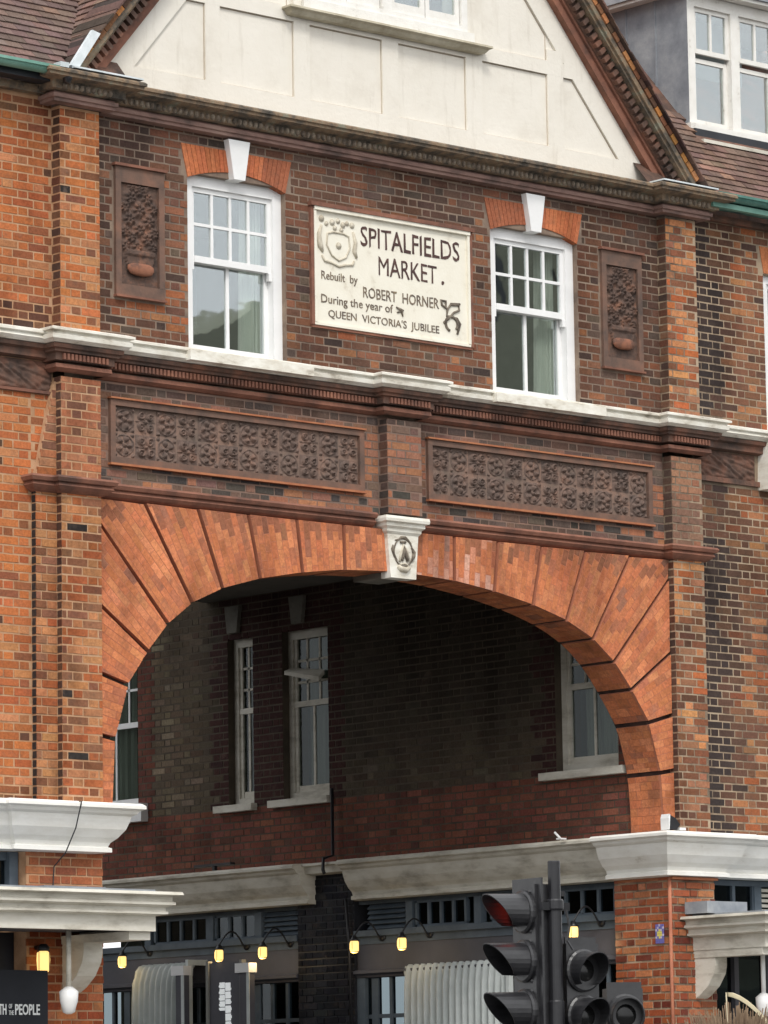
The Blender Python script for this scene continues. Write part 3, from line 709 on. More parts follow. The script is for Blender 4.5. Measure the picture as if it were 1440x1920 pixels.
# --- tall narrow terracotta panels with vase of sunflowers
def vase(u, v):
    h = 0.0
    for k, (cx, cz, r) in enumerate([(-.45, .72, .26), (.4, .75, .24), (0, .5, .28), (-.5, .3, .25), (.5, .3, .26), (0, .12, .24), (-.4, -.05, .2), (.4, -.05, .22), (0, .88, .2), (-.1, -.22, .2), (.72, .55, .2), (-.75, .52, .2), (.75, .08, .2), (-.72, .05, .2), (.7, -.2, .18), (-.7, -.22, .18), (.3, .93, .16), (-.4, .93, .16)]):
        d = math.hypot((u - cx), (v - cz) * 2.1); t = math.atan2((v - cz) * 2.1, u - cx)
        if d < r * 1.6: h = max(h, 0.045 * max(0, 1 - abs(d - r * .7) / (r * .7)) * (.6 + .4 * math.cos(7 * t + k)), 0.03 * max(0, 1 - (d / (r * .35)) ** 2))
    if -.78 < v < -.35 and abs(u) < .75 * math.sqrt(max(0, 1 - ((v + .35) / .45) ** 2)): h = max(h, 0.028)
    if abs(v + .36) < .05 and abs(u) < .75: h = 0.042
    h += 0.006 * nz3(u * 4, 0, v * 9, 1)
    return max(0, h) if max(abs(u), abs(v)) < .97 else 0
for s in (-1, 1):
    X0, X1, Z0, Z1 = TPx[0], TPx[1], 9.453, 10.641
    if s < 0: X0, X1 = -X1, -X0
    fr = MB(); t = 0.06
    fr.box(X0 + .02, X1 - .02, -.03, .05, Z1 - t - .1, Z1 - .02); fr.box(X0 + .02, X1 - .02, -.03, .05, Z0 + .02, Z0 + t + .06)
    fr.box(X0 + .02, X0 + .02 + t, -.031, .05, Z0 + t + .06, Z1 - t - .1); fr.box(X1 - .02 - t, X1 - .02, -.031, .05, Z0 + t + .06, Z1 - t - .1)
    pf = fr.build("flower_vase_panel", TC_F, GH)
    MB().box(X0, X1 + .0, -.055, .02, Z1 - .019, Z1 + .005).build("panel_lip", TC_R, pf); MB().box(X0 + .01, X1 - .01, -.05, .02, Z0, Z0 + .019).build("panel_lip", TC_R, pf)
    heightfield("carved_vase", X0 + .075, X1 - .075, Z0 + .115, Z1 - .155, -.002, 44, 96, vase, TC_V, pf)
    bw = MB(); bw.lathe(((X0 + X1) / 2, -.03, Z0 + .27), [(0.06, -.06), (.12, -.045), (.15, -.01), (.145, .025), (.10, .045)], 16)
    b_ = bw.build("vase_bowl", TC_B, pf, smooth=True)
    for v_ in b_.data.vertices: v_.co.y = -.03 + (v_.co.y + .03) * 0.22

# --- gauged flat arches and keystones over the two windows
def seg(x0, x1, zs, rise, n=14):
    return [(x0 + (x1 - x0) * k / n, zs + rise * (1 - (2 * k / n - 1) ** 2)) for k in range(n + 1)]
for s in (-1, 1):
    x0, x1 = WIN[s]; xc = (x0 + x1) / 2; kx = (-1.87 if s < 0 else 1.80)
    ar = MB(); n = 24
    for k in range(n):
        t0, t1 = k / n, (k + 1) / n
        lo = lambda t: (x0 + (x1 - x0) * t, 10.635 + .105 * (1 - (2 * t - 1) ** 2)); hi = lambda t: (x0 - .075 + (x1 - x0 + .15) * t, 10.935)
        g_ = 0.0025 / 1.2
        c = col_gauge(); xm = (x0 + (x1 - x0) * (t0 + t1) / 2)
        if (s < 0 and t0 > .72) or (s > 0 and t0 < .45): c = mixc(c, (0.16, 0.085, 0.06), 0.75)
        c = mixc(c, (0.50, 0.13, 0.055), 0.35)
        ar.prism([lo(t0 + g_), lo(t1 - g_), hi(t1 - g_), hi(t0 + g_)], -0.008, 0.15, c)
    ao = ar.build("window_arch", BR, GH)
    MB().prism([(kx - .125, 11.03), (kx + .125, 11.03), (kx + .065, 10.67), (kx - .065, 10.67)], -0.07, 0.1).build("window_keystone", WPT, GH)

# --- sash windows
def bars(mb, xs, z0, z1, y0, y1, w_): [mb.box(x - w_ / 2, x + w_ / 2, y0, y1, z0, z1) for x in xs]
def sash_window(par, x0, x1, z0, z1, rise, yf, cols, rows, zm, curtain=1, room=ROOM, room2=None):
    """fits opening x0..x1, z0..z1 (+rise at head); yf = front of the box frame"""
    fw_ = 0.10
    f = MB(); f.box(x0, x0 + fw_, yf, yf + .12, z0, z1 - .04); f.box(x1 - fw_, x1, yf, yf + .12, z0, z1 - .04)
    top = seg(x0, x1, z1 - .02, rise); f.prism([(x0, z1 - .10), (x1, z1 - .10)] + top[::-1], yf + .005, yf + .12)
    f.box(x0 + fw_, x1 - fw_, yf + .01, yf + .12, z0, z0 + .045)
    win = f.build("window", WPT, par)
    a, b = x0 + fw_, x1 - fw_; r = 0.045; ztop = z1 - .10
    us = MB(); y = yf + .03
    us.box(a, a + r, y, y + .04, zm - .03, ztop); us.box(b - r, b, y, y + .04, zm - .03, ztop); us.box(a + r, b - r, y, y + .04, ztop - r, ztop); us.box(a + r, b - r, y - .012, y + .045, zm - .03, zm + .03)
    us.box(a - .0, a + .035, y - .01, y + .03, zm - .10, zm - .031); us.box(b - .035, b, y - .01, y + .03, zm - .10, zm - .031)
    uo = us.build("upper_sash", WPT, win)
    bx = MB(); g0, g1 = a + r, b - r; h0, h1 = zm + .03, ztop - r
    for k in range(1, cols): x = g0 + (g1 - g0) * k / cols; bx.box(x - .014, x + .014, y + .004, y + .036, h0, h1)
    for k in range(1, rows): z = h0 + (h1 - h0) * k / rows; bx.box(g0, g1, y + .006, y + .034, z - .014, z + .014)
    bx.build("glazing_bar", WPT, win)
    for i in range(cols):
        for j in range(rows):
            xa = g0 + (g1 - g0) * i / cols; xb = g0 + (g1 - g0) * (i + 1) / cols; za = h0 + (h1 - h0) * j / rows; zb = h0 + (h1 - h0) * (j + 1) / rows
            MB().box(xa, xb, y + .018, y + .022, za, zb).build("pane", GLASS, win)
    y2 = yf + .08; ls = MB()
    ls.box(a, a + r, y2, y2 + .035, z0 + .045, zm - .03); ls.box(b - r, b, y2, y2 + .035, z0 + .045, zm - .03); ls.box(a + r, b - r, y2, y2 + .035, z0 + .045, z0 + .13); ls.box(a + r, b - r, y2, y2 + .03, zm - .03, zm + .02)
    xm = (a + b) / 2; ls.box(xm - .017, xm + .017, y2 + .002, y2 + .033, z0 + .13, zm - .03); ls.build("lower_sash", WPT, win)
    for xa, xb in ((a + r, xm), (xm, b - r)): MB().box(xa, xb, y2 + .015, y2 + .019, z0 + .13, zm - .03).build("pane", GLASS, win)
    # room behind
    ro = MB(); d = yf + 1.9; y3 = yf + .13
    X0_, X1_, Z0_, Z1_ = x0 - .35, x1 + .55, z0 - .02, z1 + .12
    ro.box(X0_, X1_, d, d + .05, Z0_, Z1_); ro.box(X0_ - .05, X0_, y3, d, Z0_, Z1_); ro.box(X1_, X1_ + .05, y3, d, Z0_, Z1_); ro.box(X0_, X1_, y3, d, Z1_, Z1_ + .05); ro.box(X0_, X1_, y3, d, Z0_ - .05, Z0_)
    ro.build("room_interior", room, win)
    if room2: MB().box(x0 + .1, x1 + .25, d - .35, d - .30, z0 + .3, z1).build("room_partition", room2, win)
    if curtain:
        cu = MB(); n = 26; cw = .26; vs = []; fs = []
        for k in range(n + 1):
            x = b + .02 - cw * k / n; yy = yf + .20 + .03 * math.sin(k * 1.5)
            vs += [(x, yy, z0 + .05), (x + .04 * (k / n), yy, z1 + .0)]
        for k in range(n): fs.append((2 * k, 2 * k + 1, 2 * k + 3, 2 * k + 2))
        cu.add(vs, fs); cu.build("curtain", CURT, win)
    return win
wL = sash_window(GH, *WIN[-1], WZ0, 10.68, .09, .06, 4, 2, 9.925, 1, ROOM3)
wR = sash_window(GH, *WIN[1], WZ0, 10.68, .09, .06, 4, 2, 9.925, 1, ROOM3)
for s, wn in ((-1, wL), (1, wR)):
    x0, x1 = WIN[s]
    MB().box(x0 - .17, x1 + .12, -.235, .06, 8.935, 9.028 if s < 0 else 9.022).build("window_sill", WST, wn)

# --- gable: stucco panels between raised painted timbers
SL = 1.17
xg = lambda z: 3.50 - (z - 11.33) / SL
apex = 11.33 + 3.50 * SL
gb = MB(); gw0, gw1, gwz0, gwz1 = -0.97, 1.02, 12.50, 13.7
def gable_slab(m, y0, y1, hole=None):
    zs = [11.30, 12.50, 13.7, apex]
    m.prism([(-xg(11.32), 11.32), (xg(11.32), 11.32), (xg(12.5), 12.5), (-xg(12.5), 12.5)], y0, y1)
    m.prism([(-xg(12.5), 12.5), (gw0, 12.5), (gw0, 13.7), (-xg(13.7), 13.7)], y0, y1)
    m.prism([(gw1, 12.5), (xg(12.5), 12.5), (xg(13.7), 13.7), (gw1, 13.7)], y0, y1)
    m.prism([(-xg(13.7), 13.7), (xg(13.7), 13.7), (0, apex)], y0, y1)
gable_slab(gb, 0.03, 0.35)
gab = gb.build("gable_wall", STUC, GH)
ribs = []
ribs.append([(-xg(11.32), 11.32), (xg(11.32), 11.32), (xg(11.555), 11.555), (-xg(11.555), 11.555)])
ribs.append([(-xg(12.265), 12.265), (xg(12.265), 12.265), (xg(12.40), 12.40), (-xg(12.40), 12.40)])
for R_ in ribs: MB().prism(R_, 0.005, 0.031).build("timber_rail", STUC, gab)
for xc, w_ in ((-2.105, .17), (-1.05, .19), (0.035, .20), (1.10, .21), (2.17, .21)):
    for za, zb in ((11.555, 12.265), (12.40, 14.0)):
        if xc == 0.035 and za > 12: continue
        zt = min(zb, 11.33 + (3.50 - abs(xc) - w_ / 2) * SL - .25)
        if zt - za < .1: continue
        MB().box(xc - w_ / 2, xc + w_ / 2, 0.0055, 0.031, za, zt).build("timber_stud", STUC, gab)
for s in (-1, 1):
    tw = .30
    for za, zb in ((11.555, 12.265), (12.40, apex - .6)):
        P = [(s * (xg(za)), za), (s * (xg(zb)), zb), (s * (xg(zb) - tw), zb), (s * (xg(za) - tw), za)]
        MB().prism(P, 0.0052, 0.031).build("raking_timber", STUC, gab)
# thin mastic bead in the angle round each panel
BEAD = mat_flat("panel_bead", (0.42, 0.35, 0.27), 0.8)
def bead(pts):
    MB().tube([(x, .028, z) for x, z in pts], .006, 4, closed=True).build("panel_bead", BEAD, gab)
E_ = .004
for xa, xb in ((-2.02 + E_, -1.145), (-.955, -.065), (.135, .995), (1.205, 2.065)): bead([(xa, 11.56), (xb, 11.56), (xb, 12.26), (xa, 12.26)])
for q in (-1, 1): bead([(q * 2.19 if q < 0 else 2.27, 11.56), (q * (xg(11.56) - .305), 11.56), (q * (xg(12.26) - .305), 12.26), (q * 2.19 if q < 0 else 2.27, 12.26)])
for q in (-1, 1): bead([(q * 1.21, 12.405), (q * 2.06, 12.405), (q * 2.06, xg(0) * 0 + 11.33 + (3.5 - .31 - 2.06) * SL), (q * 1.21, 11.33 + (3.5 - .31 - 1.21) * SL)])
# gable window and its moulded sill
f = MB(); ww = [gw0, -.33, .33, gw1]
f.box(gw0, gw1, .0, .10, 12.50, 12.56); f.box(gw0, gw0 + .07, .0, .10, 12.56, 13.7); f.box(gw1 - .07, gw1, .0, .10, 12.56, 13.7); f.box(gw0 + .07, gw1 - .07, 0, .1, 13.62, 13.7)
f.box(-.06, .06, .0, .10, 12.56, 13.62)
gwn = f.build("gable_window", WPO, gab)
for x0, x1 in ((gw0 + .07, -.06), (.06, gw1 - .07)):
    s_ = MB(); y = .03; xm = (x0 + x1) / 2
    for xa, xb in ((x0 + .01, xm - .005), (xm + .005, x1 - .01)):
        s_.box(xa, xa + .05, y, y + .045, 12.57, 13.6); s_.box(xb - .05, xb, y, y + .045, 12.57, 13.6); s_.box(xa + .05, xb - .05, y, y + .045, 12.57, 12.66); s_.box(xa + .05, xb - .05, y, y + .045, 13.55, 13.6)
        MB().box(xa + .05, xb - .05, y + .02, y + .024, 12.66, 13.55).build("pane", GLASS, gwn)
    s_.build("casement", WPO, gwn)
MB().box(gw0 - .1, gw1 + .1, .9, .95, 12.3, 13.9).build("room_interior", ROOM2, gwn)
MB().sweep([(-1.16, 0.03), (-1.16, 0), (1.10, 0), (1.10, 0.03)], [(0, 12.392), (.10, 12.39), (.125, 12.38), (.13, 12.36), (.10, 12.345), (.085, 12.325), (.07, 12.31), (0, 12.305)]).build("window_sill", BUFF, gwn)
MB().box(-1.05, 1.08, -.03, .0, 12.395, 12.50).build("sill_board", WPO, gwn)

# --- raking cornices
def rake(s):
    al = math.atan(SL); ux, uz = -s * math.cos(al), math.sin(al)      # up the slope
    vx, vz = s * math.sin(al), math.cos(al)                            # outward normal
    O = (s * 3.50, 11.33); Lr = 3.50 / math.cos(al)
    def P(u, v, y): return (O[0] + ux * u + vx * v, y, O[1] + uz * u + vz * v)
    def bar(m, u0, u1, v0, v1, d, y1=0.10, sk=True):
        k0 = v0 / SL if sk else 0; k1 = v1 / SL if sk else 0            # level cut at the foot
        e0 = -v0 * SL * 0 ; a0 = u0 - (v0 * math.cos(al) / math.sin(al) if sk else 0); a1 = u0 - (v1 * math.cos(al) / math.sin(al) if sk else 0)
        b0 = u1 + v0 * math.tan(al) if sk else u1; b1 = u1 + v1 * math.tan(al) if sk else u1
        q = [P(a0, v0, -d), P(b0, v0, -d), P(b1, v1, -d), P(a1, v1, -d), P(a0, v0, y1), P(b0, v0, y1), P(b1, v1, y1), P(a1, v1, y1)]
        f = [(0, 1, 2, 3), (4, 7, 6, 5), (0, 4, 5, 1), (1, 5, 6, 2), (2, 6, 7, 3), (3, 7, 4, 0)]
        if s > 0: f = [t[::-1] for t in f]
        m.add(q, f)
    side = "left" if s < 0 else "right"
    m = MB(); bar(m, 0, Lr, 0.0, .075, .07); bar(m, 0, Lr, .075, .10, .10); r0 = m.build("raking_cornice", TC_R, GH, label="raking terracotta cornice down the %s edge of the gable" % side)
    m = MB(); bar(m, 0, Lr, .10, .20, .12); m.build("dentil_band", TC_D, r0)
    m = MB(); u = -0.07
    while u < Lr + .1: bar(m, u, u + .045, .105, .19, .175, sk=False); u += .085
    m.build("dentil", TC_D, r0, "stuff")
    m = MB(); bar(m, 0, Lr, .20, .225, .22); bar(m, 0, Lr, .225, .275, .25); m.build("crown_moulding", TC_C, r0)
    m = MB(); u = -0.15; k = 0
    while u < Lr + .2:
        col = pick([(3, (0.24, 0.11, 0.06)), (2, (0.42, 0.20, 0.08)), (2, (0.12, 0.07, 0.05)), (1, (0.55, 0.26, 0.08))])
        q = MB(); bar(q, u + .004, u + .104, .276, .325, .26 + rnd.uniform(0, .012), sk=False)
        m.add(q.v, q.f, col); u += .108
    m.build("verge_brick", BR, r0, "stuff")
    m = MB(); u = -.28
    while u < Lr + .3:
        col = pick([(3, (0.11, 0.07, 0.06)), (2, (0.17, 0.10, 0.08)), (1, (0.06, 0.045, 0.04))])
        q = MB(); bar(q, u, u + .13, .33 + rnd.uniform(0, .008), .345 + rnd.uniform(0, .012), .30 + rnd.uniform(0, .02), .18, sk=False)
        m.add(q.v, q.f, col); u += .098
    m.build("verge_tile", TILE, r0, "stuff")
    if s > 0:
        m = MB(); bar(m, -.30, 1.25, .348, .40, .16, -.13, sk=False); m.build("lead_flashing", LEADW, r0)
    return P
PR = rake(1); PL = rake(-1)

# ================================================================== ROOFS
def tile_field(name, parent, org, U, V, Nn, nu, nv, keep, base, pu=0.165, pv=0.098):
    """overlapping plain tiles; U along the course, V up the slope"""
    m = MB(); org, U, V, Nn = Vector(org), Vector(U), Vector(V), Vector(Nn)
    for j in range(nv):
        for i in range(nu):
            u0 = i * pu + (pu / 2 if j % 2 else 0); v0 = j * pv
            pc = org + U * (u0 + pu / 2) + V * (v0 + pv / 2)
            if not keep(pc): continue
            t = rnd.uniform(-.002, .002); c = pick(base)
            lift = 0.024 + t; a, b = u0 + .002, u0 + pu - .002; dv = rnd.uniform(-.003, .003)
            P = lambda u, v, n: org + U * u + V * v + Nn * n
            vs = [P(a, v0 + dv, .0), P(b, v0 + dv, .0), P(b, v0 + dv, lift), P(a, v0 + dv, lift), P(b, v0 + pv + .03, .006), P(a, v0 + pv + .03, .006)]
            m.add(vs, [(0, 1, 2, 3), (3, 2, 4, 5), (1, 4, 2), (0, 3, 5)], c)
    return m.build(name, TILE, parent, "stuff")
TB = [(5, (0.15, 0.105, 0.092)), (3, (0.175, 0.12, 0.105)), (2, (0.13, 0.09, 0.08)), (.5, (0.21, 0.13, 0.105))]
TB2 = [(5, (0.17, 0.11, 0.09)), (3, (0.20, 0.128, 0.10)), (2, (0.14, 0.09, 0.076)), (.8, (0.25, 0.15, 0.11))]
RS = math.radians(49); cv, sv = math.cos(RS), math.sin(RS)
ridge = 11.34 + .345 / math.cos(math.atan(SL))
# cross roof behind the gable (left slope seen)
al = math.atan(SL)
XE = -3.50 - .33 * math.sin(al); ZE = 11.33 + .33 * math.cos(al)     # a point on the verge line
zroof = lambda x: ZE + (x - XE) * SL if x < 0 else ZE + (-x - XE) * SL
rm = MB()
rm.add([(-3.88, -.12, zroof(-3.88) - .02), (0, -.12, zroof(0) - .02), (0, 9, zroof(0) - .02), (-3.88, 9, zroof(-3.88) - .02), (3.88, -.12, zroof(3.88) - .02), (3.88, 9, zroof(3.88) - .02)], [(0, 1, 2, 3), (1, 4, 5, 2)])
ro = rm.build("roof", TC_D, GH)
zmain = lambda y: 11.33 + (y + .20) * math.tan(RS)
tile_field("roof_tile", ro, (-4.30, -.10, zroof(-4.30)), (0, 1, 0), (math.cos(al), 0, math.sin(al)), (-math.sin(al), 0, math.cos(al)), 38, 60,
           lambda p: p.z > zmain(p.y) - .05 and p.y < 5, TB2)
# main roofs of the two ranges
for nm, W_, sgn in (("left", LW, -1), ("right", RW, 1)):
    xa, xb = (-12, -3.2) if sgn < 0 else (3.2, 12)
    rm = MB(); ye = -.20; yr = 5.0
    rm.add([(xa, ye, zmain(ye) - .012), (xb, ye, zmain(ye) - .012), (xb, yr, zmain(yr) - .012), (xa, yr, zmain(yr) - .012)], [(0, 1, 2, 3)])
    rm.box(xa, xb, yr, yr + .1, 11, zmain(yr))
    r2 = rm.build("roof", TC_D, W_)
    if sgn < 0: tile_field("roof_tile", r2, (-6.6, ye, zmain(ye)), (1, 0, 0), (0, cv, sv), (0, -sv, cv), 22, 42, lambda p: p.z > zroof(p.x) - .05, TB)
    else: tile_field("roof_tile", r2, (3.55, ye, zmain(ye)), (1, 0, 0), (0, cv, sv), (0, -sv, cv), 24, 14, lambda p: not (4.55 < p.x and p.z > 12.02), TB2)
# gutters
for W_, xa, xb, mt in ((LW, -12, -4.07, GUTL), (RW, 4.0, 12, GUT)):
    gm = MB(); n = 10; pr = []
    for k in range(n + 1):
        a = math.pi * k / n; pr.append((-.31 - .065 * math.cos(a), 11.305 - .065 * math.sin(a)))
    prof = [(y, z) for y, z in pr] + [(y * 1.0 + (.006 if y > -.31 else -.006) * 0, z + .008) for y, z in pr[::-1]]
    vs = [(xa, y, z) for y, z in pr] + [(xb, y, z) for y, z in pr]
    m_ = MB(); m_.add(vs, [(i, i + 1, n + 1 + i + 1, n + 1 + i) for i in range(n)] + [tuple(range(n + 1, 2 * n + 2))])
    m_.box(xa, xb, -.385, -.37, 11.285, 11.31); go = m_.build("gutter", mt, W_)
    MB().box(xa, xb, -.24, -.10, 11.20, 11.285).build("fascia_board", GUT if W_ is RW else BLACKB, go)
fb = MB().box(4.0, 12, -.30, -.24, 11.175, 11.225).build("fascia_moulding", GUTL, RW)
# flashing at the left valley: pale offcut of lead turned up
fl = MB(); fl.add([(-3.99, -.36, 11.34), (-3.90, -.36, 11.33), (-3.64, -.33, 11.68), (-3.73, -.33, 11.70), (-3.99, -.32, 11.34), (-3.90, -.32, 11.33), (-3.64, -.30, 11.68), (-3.73, -.30, 11.70)],
                 [(0, 1, 2, 3), (4, 7, 6, 5), (0, 4, 5, 1), (1, 5, 6, 2), (2, 6, 7, 3), (3, 7, 4, 0)])
fl.box(-4.13, -4.04, -.40, -.30, 11.30, 11.345)
flo = fl.build("lead_flashing", LEADW, LW)
MB().lathe((-4.015, -.34, 11.28), [(.03, -.10), (.045, -.05), (.05, .03), (.03, .05)], 10).build("gutter_outlet", BLKM, LW, smooth=True)

# --- dormer on the right roof
DX = 4.60
d = MB(); d.prism([(.62, 12.15), (.62, 13.62), (3.2, 13.62), (3.2, 14.6), (1.6, 13.2)][:0] or [(.62, 12.20), (.62, 13.62), (2.0, 13.62)], DX, DX + .04, axis='x')
dm = MB()
dm.add([(DX - .002, .572, 12.14), (DX - .002, 1.92, 13.66), (DX - .002, .572, 13.66)], [(0, 2, 1)]); dm.add([(DX + .05, .69, 12.18), (DX + .05, 1.92, 13.66), (DX + .05, .69, 13.66)], [(0, 1, 2)])
dm.add([(DX, .62, 13.0)], [])
dor = dm.build("dormer_cheek", LEAD, RW)
for y_ in (1.02, 1.44):
    MB().box(DX - .012, DX, y_, y_ + .022, 12.18 + (y_ - .62) * 1.14, 13.66).build("lead_seam", LEAD, dor)
MB().prism([(DX - .16, 13.66), (7.0, 13.66), (7.0, 13.74), (DX - .16, 13.74)], .42, 2.1).build("dormer_roof", LEAD, dor)
MB().box(DX - .13, 7.0, .45, 2.05, 13.625, 13.659).build("dormer_soffit", WPO, dor)
f = MB(); zf0, zf1 = 12.245, 13.62; yf = .58
xs = [4.60, 5.22, 5.34, 5.98]
f.box(4.60, 4.71, yf, yf + .1, zf0, zf1); f.box(5.24, 5.36, yf, yf + .1, zf0, zf1); f.box(5.90, 6.02, yf, yf + .1, zf0, zf1)
f.box(4.71, 5.24, yf, yf + .1, 13.50, zf1); f.box(5.36, 5.90, yf, yf + .1, 13.50, zf1); f.box(4.57, 6.1, yf - .05, yf + .1, 12.20, 12.26)
dw = f.build("dormer_window", WPO, RW)
for xa, xb in ((4.71, 5.24), (5.36, 5.90)):
    s_ = MB(); y = yf + .03; zm = 13.02
    for z0, z1, yy, nb in ((zm, 13.50, y, 1), (12.26, zm - .04, y + .04, 0)):
        s_.box(xa, xa + .05, yy, yy + .035, z0, z1); s_.box(xb - .05, xb, yy, yy + .035, z0, z1); s_.box(xa + .05, xb - .05, yy, yy + .035, z0, z0 + .05 + (.03 if not nb else 0)); s_.box(xa + .05, xb - .05, yy, yy + .035, z1 - .045, z1)
        if nb: s_.box((xa + xb) / 2 - .015, (xa + xb) / 2 + .015, yy, yy + .03, z0 + .05, z1 - .045)
        MB().box(xa + .05, xb - .05, yy + .015, yy + .019, z0 + .05, z1 - .04).build("pane", GLASS, dw)
    s_.build("sash", WPO, dw)
MB().box(4.66, 6.1, 1.25, 1.3, 12.2, 13.6).build("room_interior", ROOM2, dw)
MB().box(DX, 7.0, .50, .66, 12.06, 12.198).build("dormer_apron", BLACKB, dor)
MB().box(4.60, 7.0, .38, .5, 12.03, 12.065).build("apron_flashing", WST2, dor)

# ================================================================== LEFT RANGE
lr = []
lwl = MB().box(-7, -3.93, 0.0015, .40, 4.99, 11.15).build("wall", MOR_L, LW)
lay(lr, FAC(0), -6.0, -4.165, 4.99, 8.50, [], col_left, LW, lwl)
lay(lr, FAC(0), -4.165, -3.935, 7.79, 8.50, [], col_left, LW, lwl)
lay(lr, FAC(0), -6.0, -3.935, 9.06, 11.12, [], col_left, LW, lwl)
emit_bricks(lr, LW)
wp = [(-12, 0), (-3.98, 0)]
MB().sweep(wp, [(0, 9.05), (.14, 9.04), (.18, 9.025), (.18, 9.0), (.15, 8.99), (.165, 8.96), (.13, 8.925), (0, 8.92)]).build("white_string_course", WST, LW)
MB().sweep(wp, [(0, 8.921), (.12, 8.919), (.11, 8.885), (.07, 8.87), (.07, 8.81), (.03, 8.80), (0, 8.795)]).build("string_moulding", TC_D, LW)
def scroll(u, v):
    h = 0.022 * abs(math.sin(3.1 * u * 1.6 + 2.2 * math.sin(4 * v + u * 5))) * (1 - abs(v) ** 4) + 0.012 * nz3(u * 5, 1, v * 3, 1)
    return max(0, h) if max(abs(u), abs(v)) < .97 else 0
heightfield("scroll_frieze", -4.75, -3.94, 8.53, 8.79, -.002, 70, 26, scroll, TC_D, LW)
MB().box(-12, -3.94, -.03, .01, 8.505, 8.53).build("frieze_lip", TC_R, LW)
MB().box(-7, -3.95, -.07, .0, 11.13, 11.20).build("eaves_course", TC_C, LW)
# ================================================================== RIGHT RANGE
rr_ = []
hr = [(5.0, 6.2, 9.06, 10.66), (4.93, 6.3, 10.66, 10.95), (4.86, 5.1, 8.44, 8.93), (4.97, 6.2, 7.35, 7.75), (4.99, 6.2, 5.75, 7.34), (4.9, 6.3, 5.60, 5.75)]
rwl = MB(); wall_grid(rwl, 3.92, 8, 4.99, 11.15, 0.0015, .40, [(5.0, 6.2, 9.06, 10.66), (4.99, 6.2, 5.75, 7.34)])
rwl = rwl.build("wall", MOR_R, RW)
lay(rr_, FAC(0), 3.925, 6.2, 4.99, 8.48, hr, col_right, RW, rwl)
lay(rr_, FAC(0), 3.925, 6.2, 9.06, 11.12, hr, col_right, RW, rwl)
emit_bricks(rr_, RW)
wp = [(3.98, 0), (12, 0)]
MB().sweep(wp, [(0, 9.05), (.14, 9.04), (.18, 9.025), (.18, 9.0), (.15, 8.99), (.165, 8.96), (.13, 8.925), (0, 8.92)]).build("white_string_course", WST, RW)
MB().sweep(wp, [(0, 8.921), (.12, 8.919), (.11, 8.885), (.07, 8.87), (.07, 8.81), (.03, 8.80), (0, 8.795)]).build("string_moulding", TC_D, RW)
heightfield("scroll_frieze", 3.94, 4.80, 8.53, 8.79, -.002, 70, 26, scroll, TC_D, RW)
MB().box(3.94, 12, -.03, .01, 8.48, 8.53).build("frieze_lip", TC_D, RW)
MB().box(3.96, 8, -.07, .0, 11.10, 11.16).build("eaves_course", TC_D, RW)
MB().prism([(4.86, 8.94), (5.15, 8.94), (5.12, 8.45), (4.84, 8.45)], -.16, .05).build("stone_bracket", WST, RW)
MB().box(4.90, 6.3, -.14, .05, 5.62, 5.74).build("window_sill", WST, RW)
MB().box(4.96, 6.2, -.05, .05, 4.99, 5.60).build("stone_apron", WST, RW)
ra = MB()
for z0, x0 in ((10.67, 4.93), (7.35, 4.97)):
    for k in range(16): ra.prism([(x0 + .08 + k * .075, z0), (x0 + .15 + k * .075, z0), (x0 + .152 + k * .075, z0 + .27), (x0 + .075 + k * .075 - (.05 if k == 0 else 0), z0 + .27)], -.006, .02, col_gauge())
ra.build("window_arch", BR, RW)
sash_window(RW, 5.0, 6.1, 9.04, 10.68, .06, .05, 4, 2, 9.925, 1)
sash_window(RW, 5.0, 6.1, 5.76, 7.33, .06, .05, 4, 2, 6.6, 1)

# ================================================================== GROUND-FLOOR CORNICE
CPROF = [(0, 5.00), (.30, 4.985), (.325, 4.965), (.325, 4.94), (.285, 4.925), (.27, 4.90), (.235, 4.88), (.225, 4.84), (.20, 4.77), (.15, 4.70), (.105, 4.66), (.09, 4.625), (.115, 4.615), (.115, 4.58), (0, 4.57)]
CPB = [(0, 4.999), (.19, 4.985), (.20, 4.96), (.16, 4.95), (.15, 4.88), (0, 4.87)]
cL = MB().sweep([(-12, -.08), (-4.42, -.08), (-4.42, -.13), (-3.62, -.13), (-3.62, 0.6)], CPROF).build("ground_floor_cornice", WSC, LW)
cR = MB().sweep([(3.30, .60), (3.30, -.13), (3.92, -.13), (3.92, -.08), (12, -.08)], CPROF).build("ground_floor_cornice", WSC, RW)
MB().sweep([(3.40, 4.45), (3.40, .601)], CPROF).build("wall_cornice", WST2, PW)
MB().sweep([(3.40, 14), (3.40, 5.14)], CPROF).build("wall_cornice", WST2, PW)
MB().sweep([(3.40, 5.139), (3.40, 4.451)], CPB).build("cornice_band", WST2, PW)
# piers under the cornice
pr_ = []
po = MB().box(-4.32, -3.515, -.12, .45, 0.1, 4.57).build("corner_pier", MOR_L, LW)
lay(pr_, FAC(-.125), -4.325, -3.51, 2.8, 4.57, [], lambda x, z: mixc(col_glz(x, z), (0.36, 0.15, 0.08), .35 * (z > 4.1)), LW, None)
m = MB()
for r in pr_: m.brick(r[0], r[1], r[2], r[3], r[4], r[5], .012, r[6])
m.build("pier_brickwork", BR, LW, "stuff")
pr_ = []
po = MB().box(3.305, 3.915, -.145, .60, 0.1, 4.57).build("glazed_pier", MOR_R, RW)
lay(pr_, FAC(-.15), 3.30, 3.92, 2.8, 4.57, [], col_glz, RW, None)
lay(pr_, SID(3.30, 0), -.60, .15, 2.8, 4.57, [], col_glz, RW, None)
m = MB()
for r in pr_: m.brick(r[0], r[1], r[2], r[3], r[4], r[5] * 2, .012, r[6], ch=.004)
m.build("glazed_brickwork", GLZ, RW, "stuff")
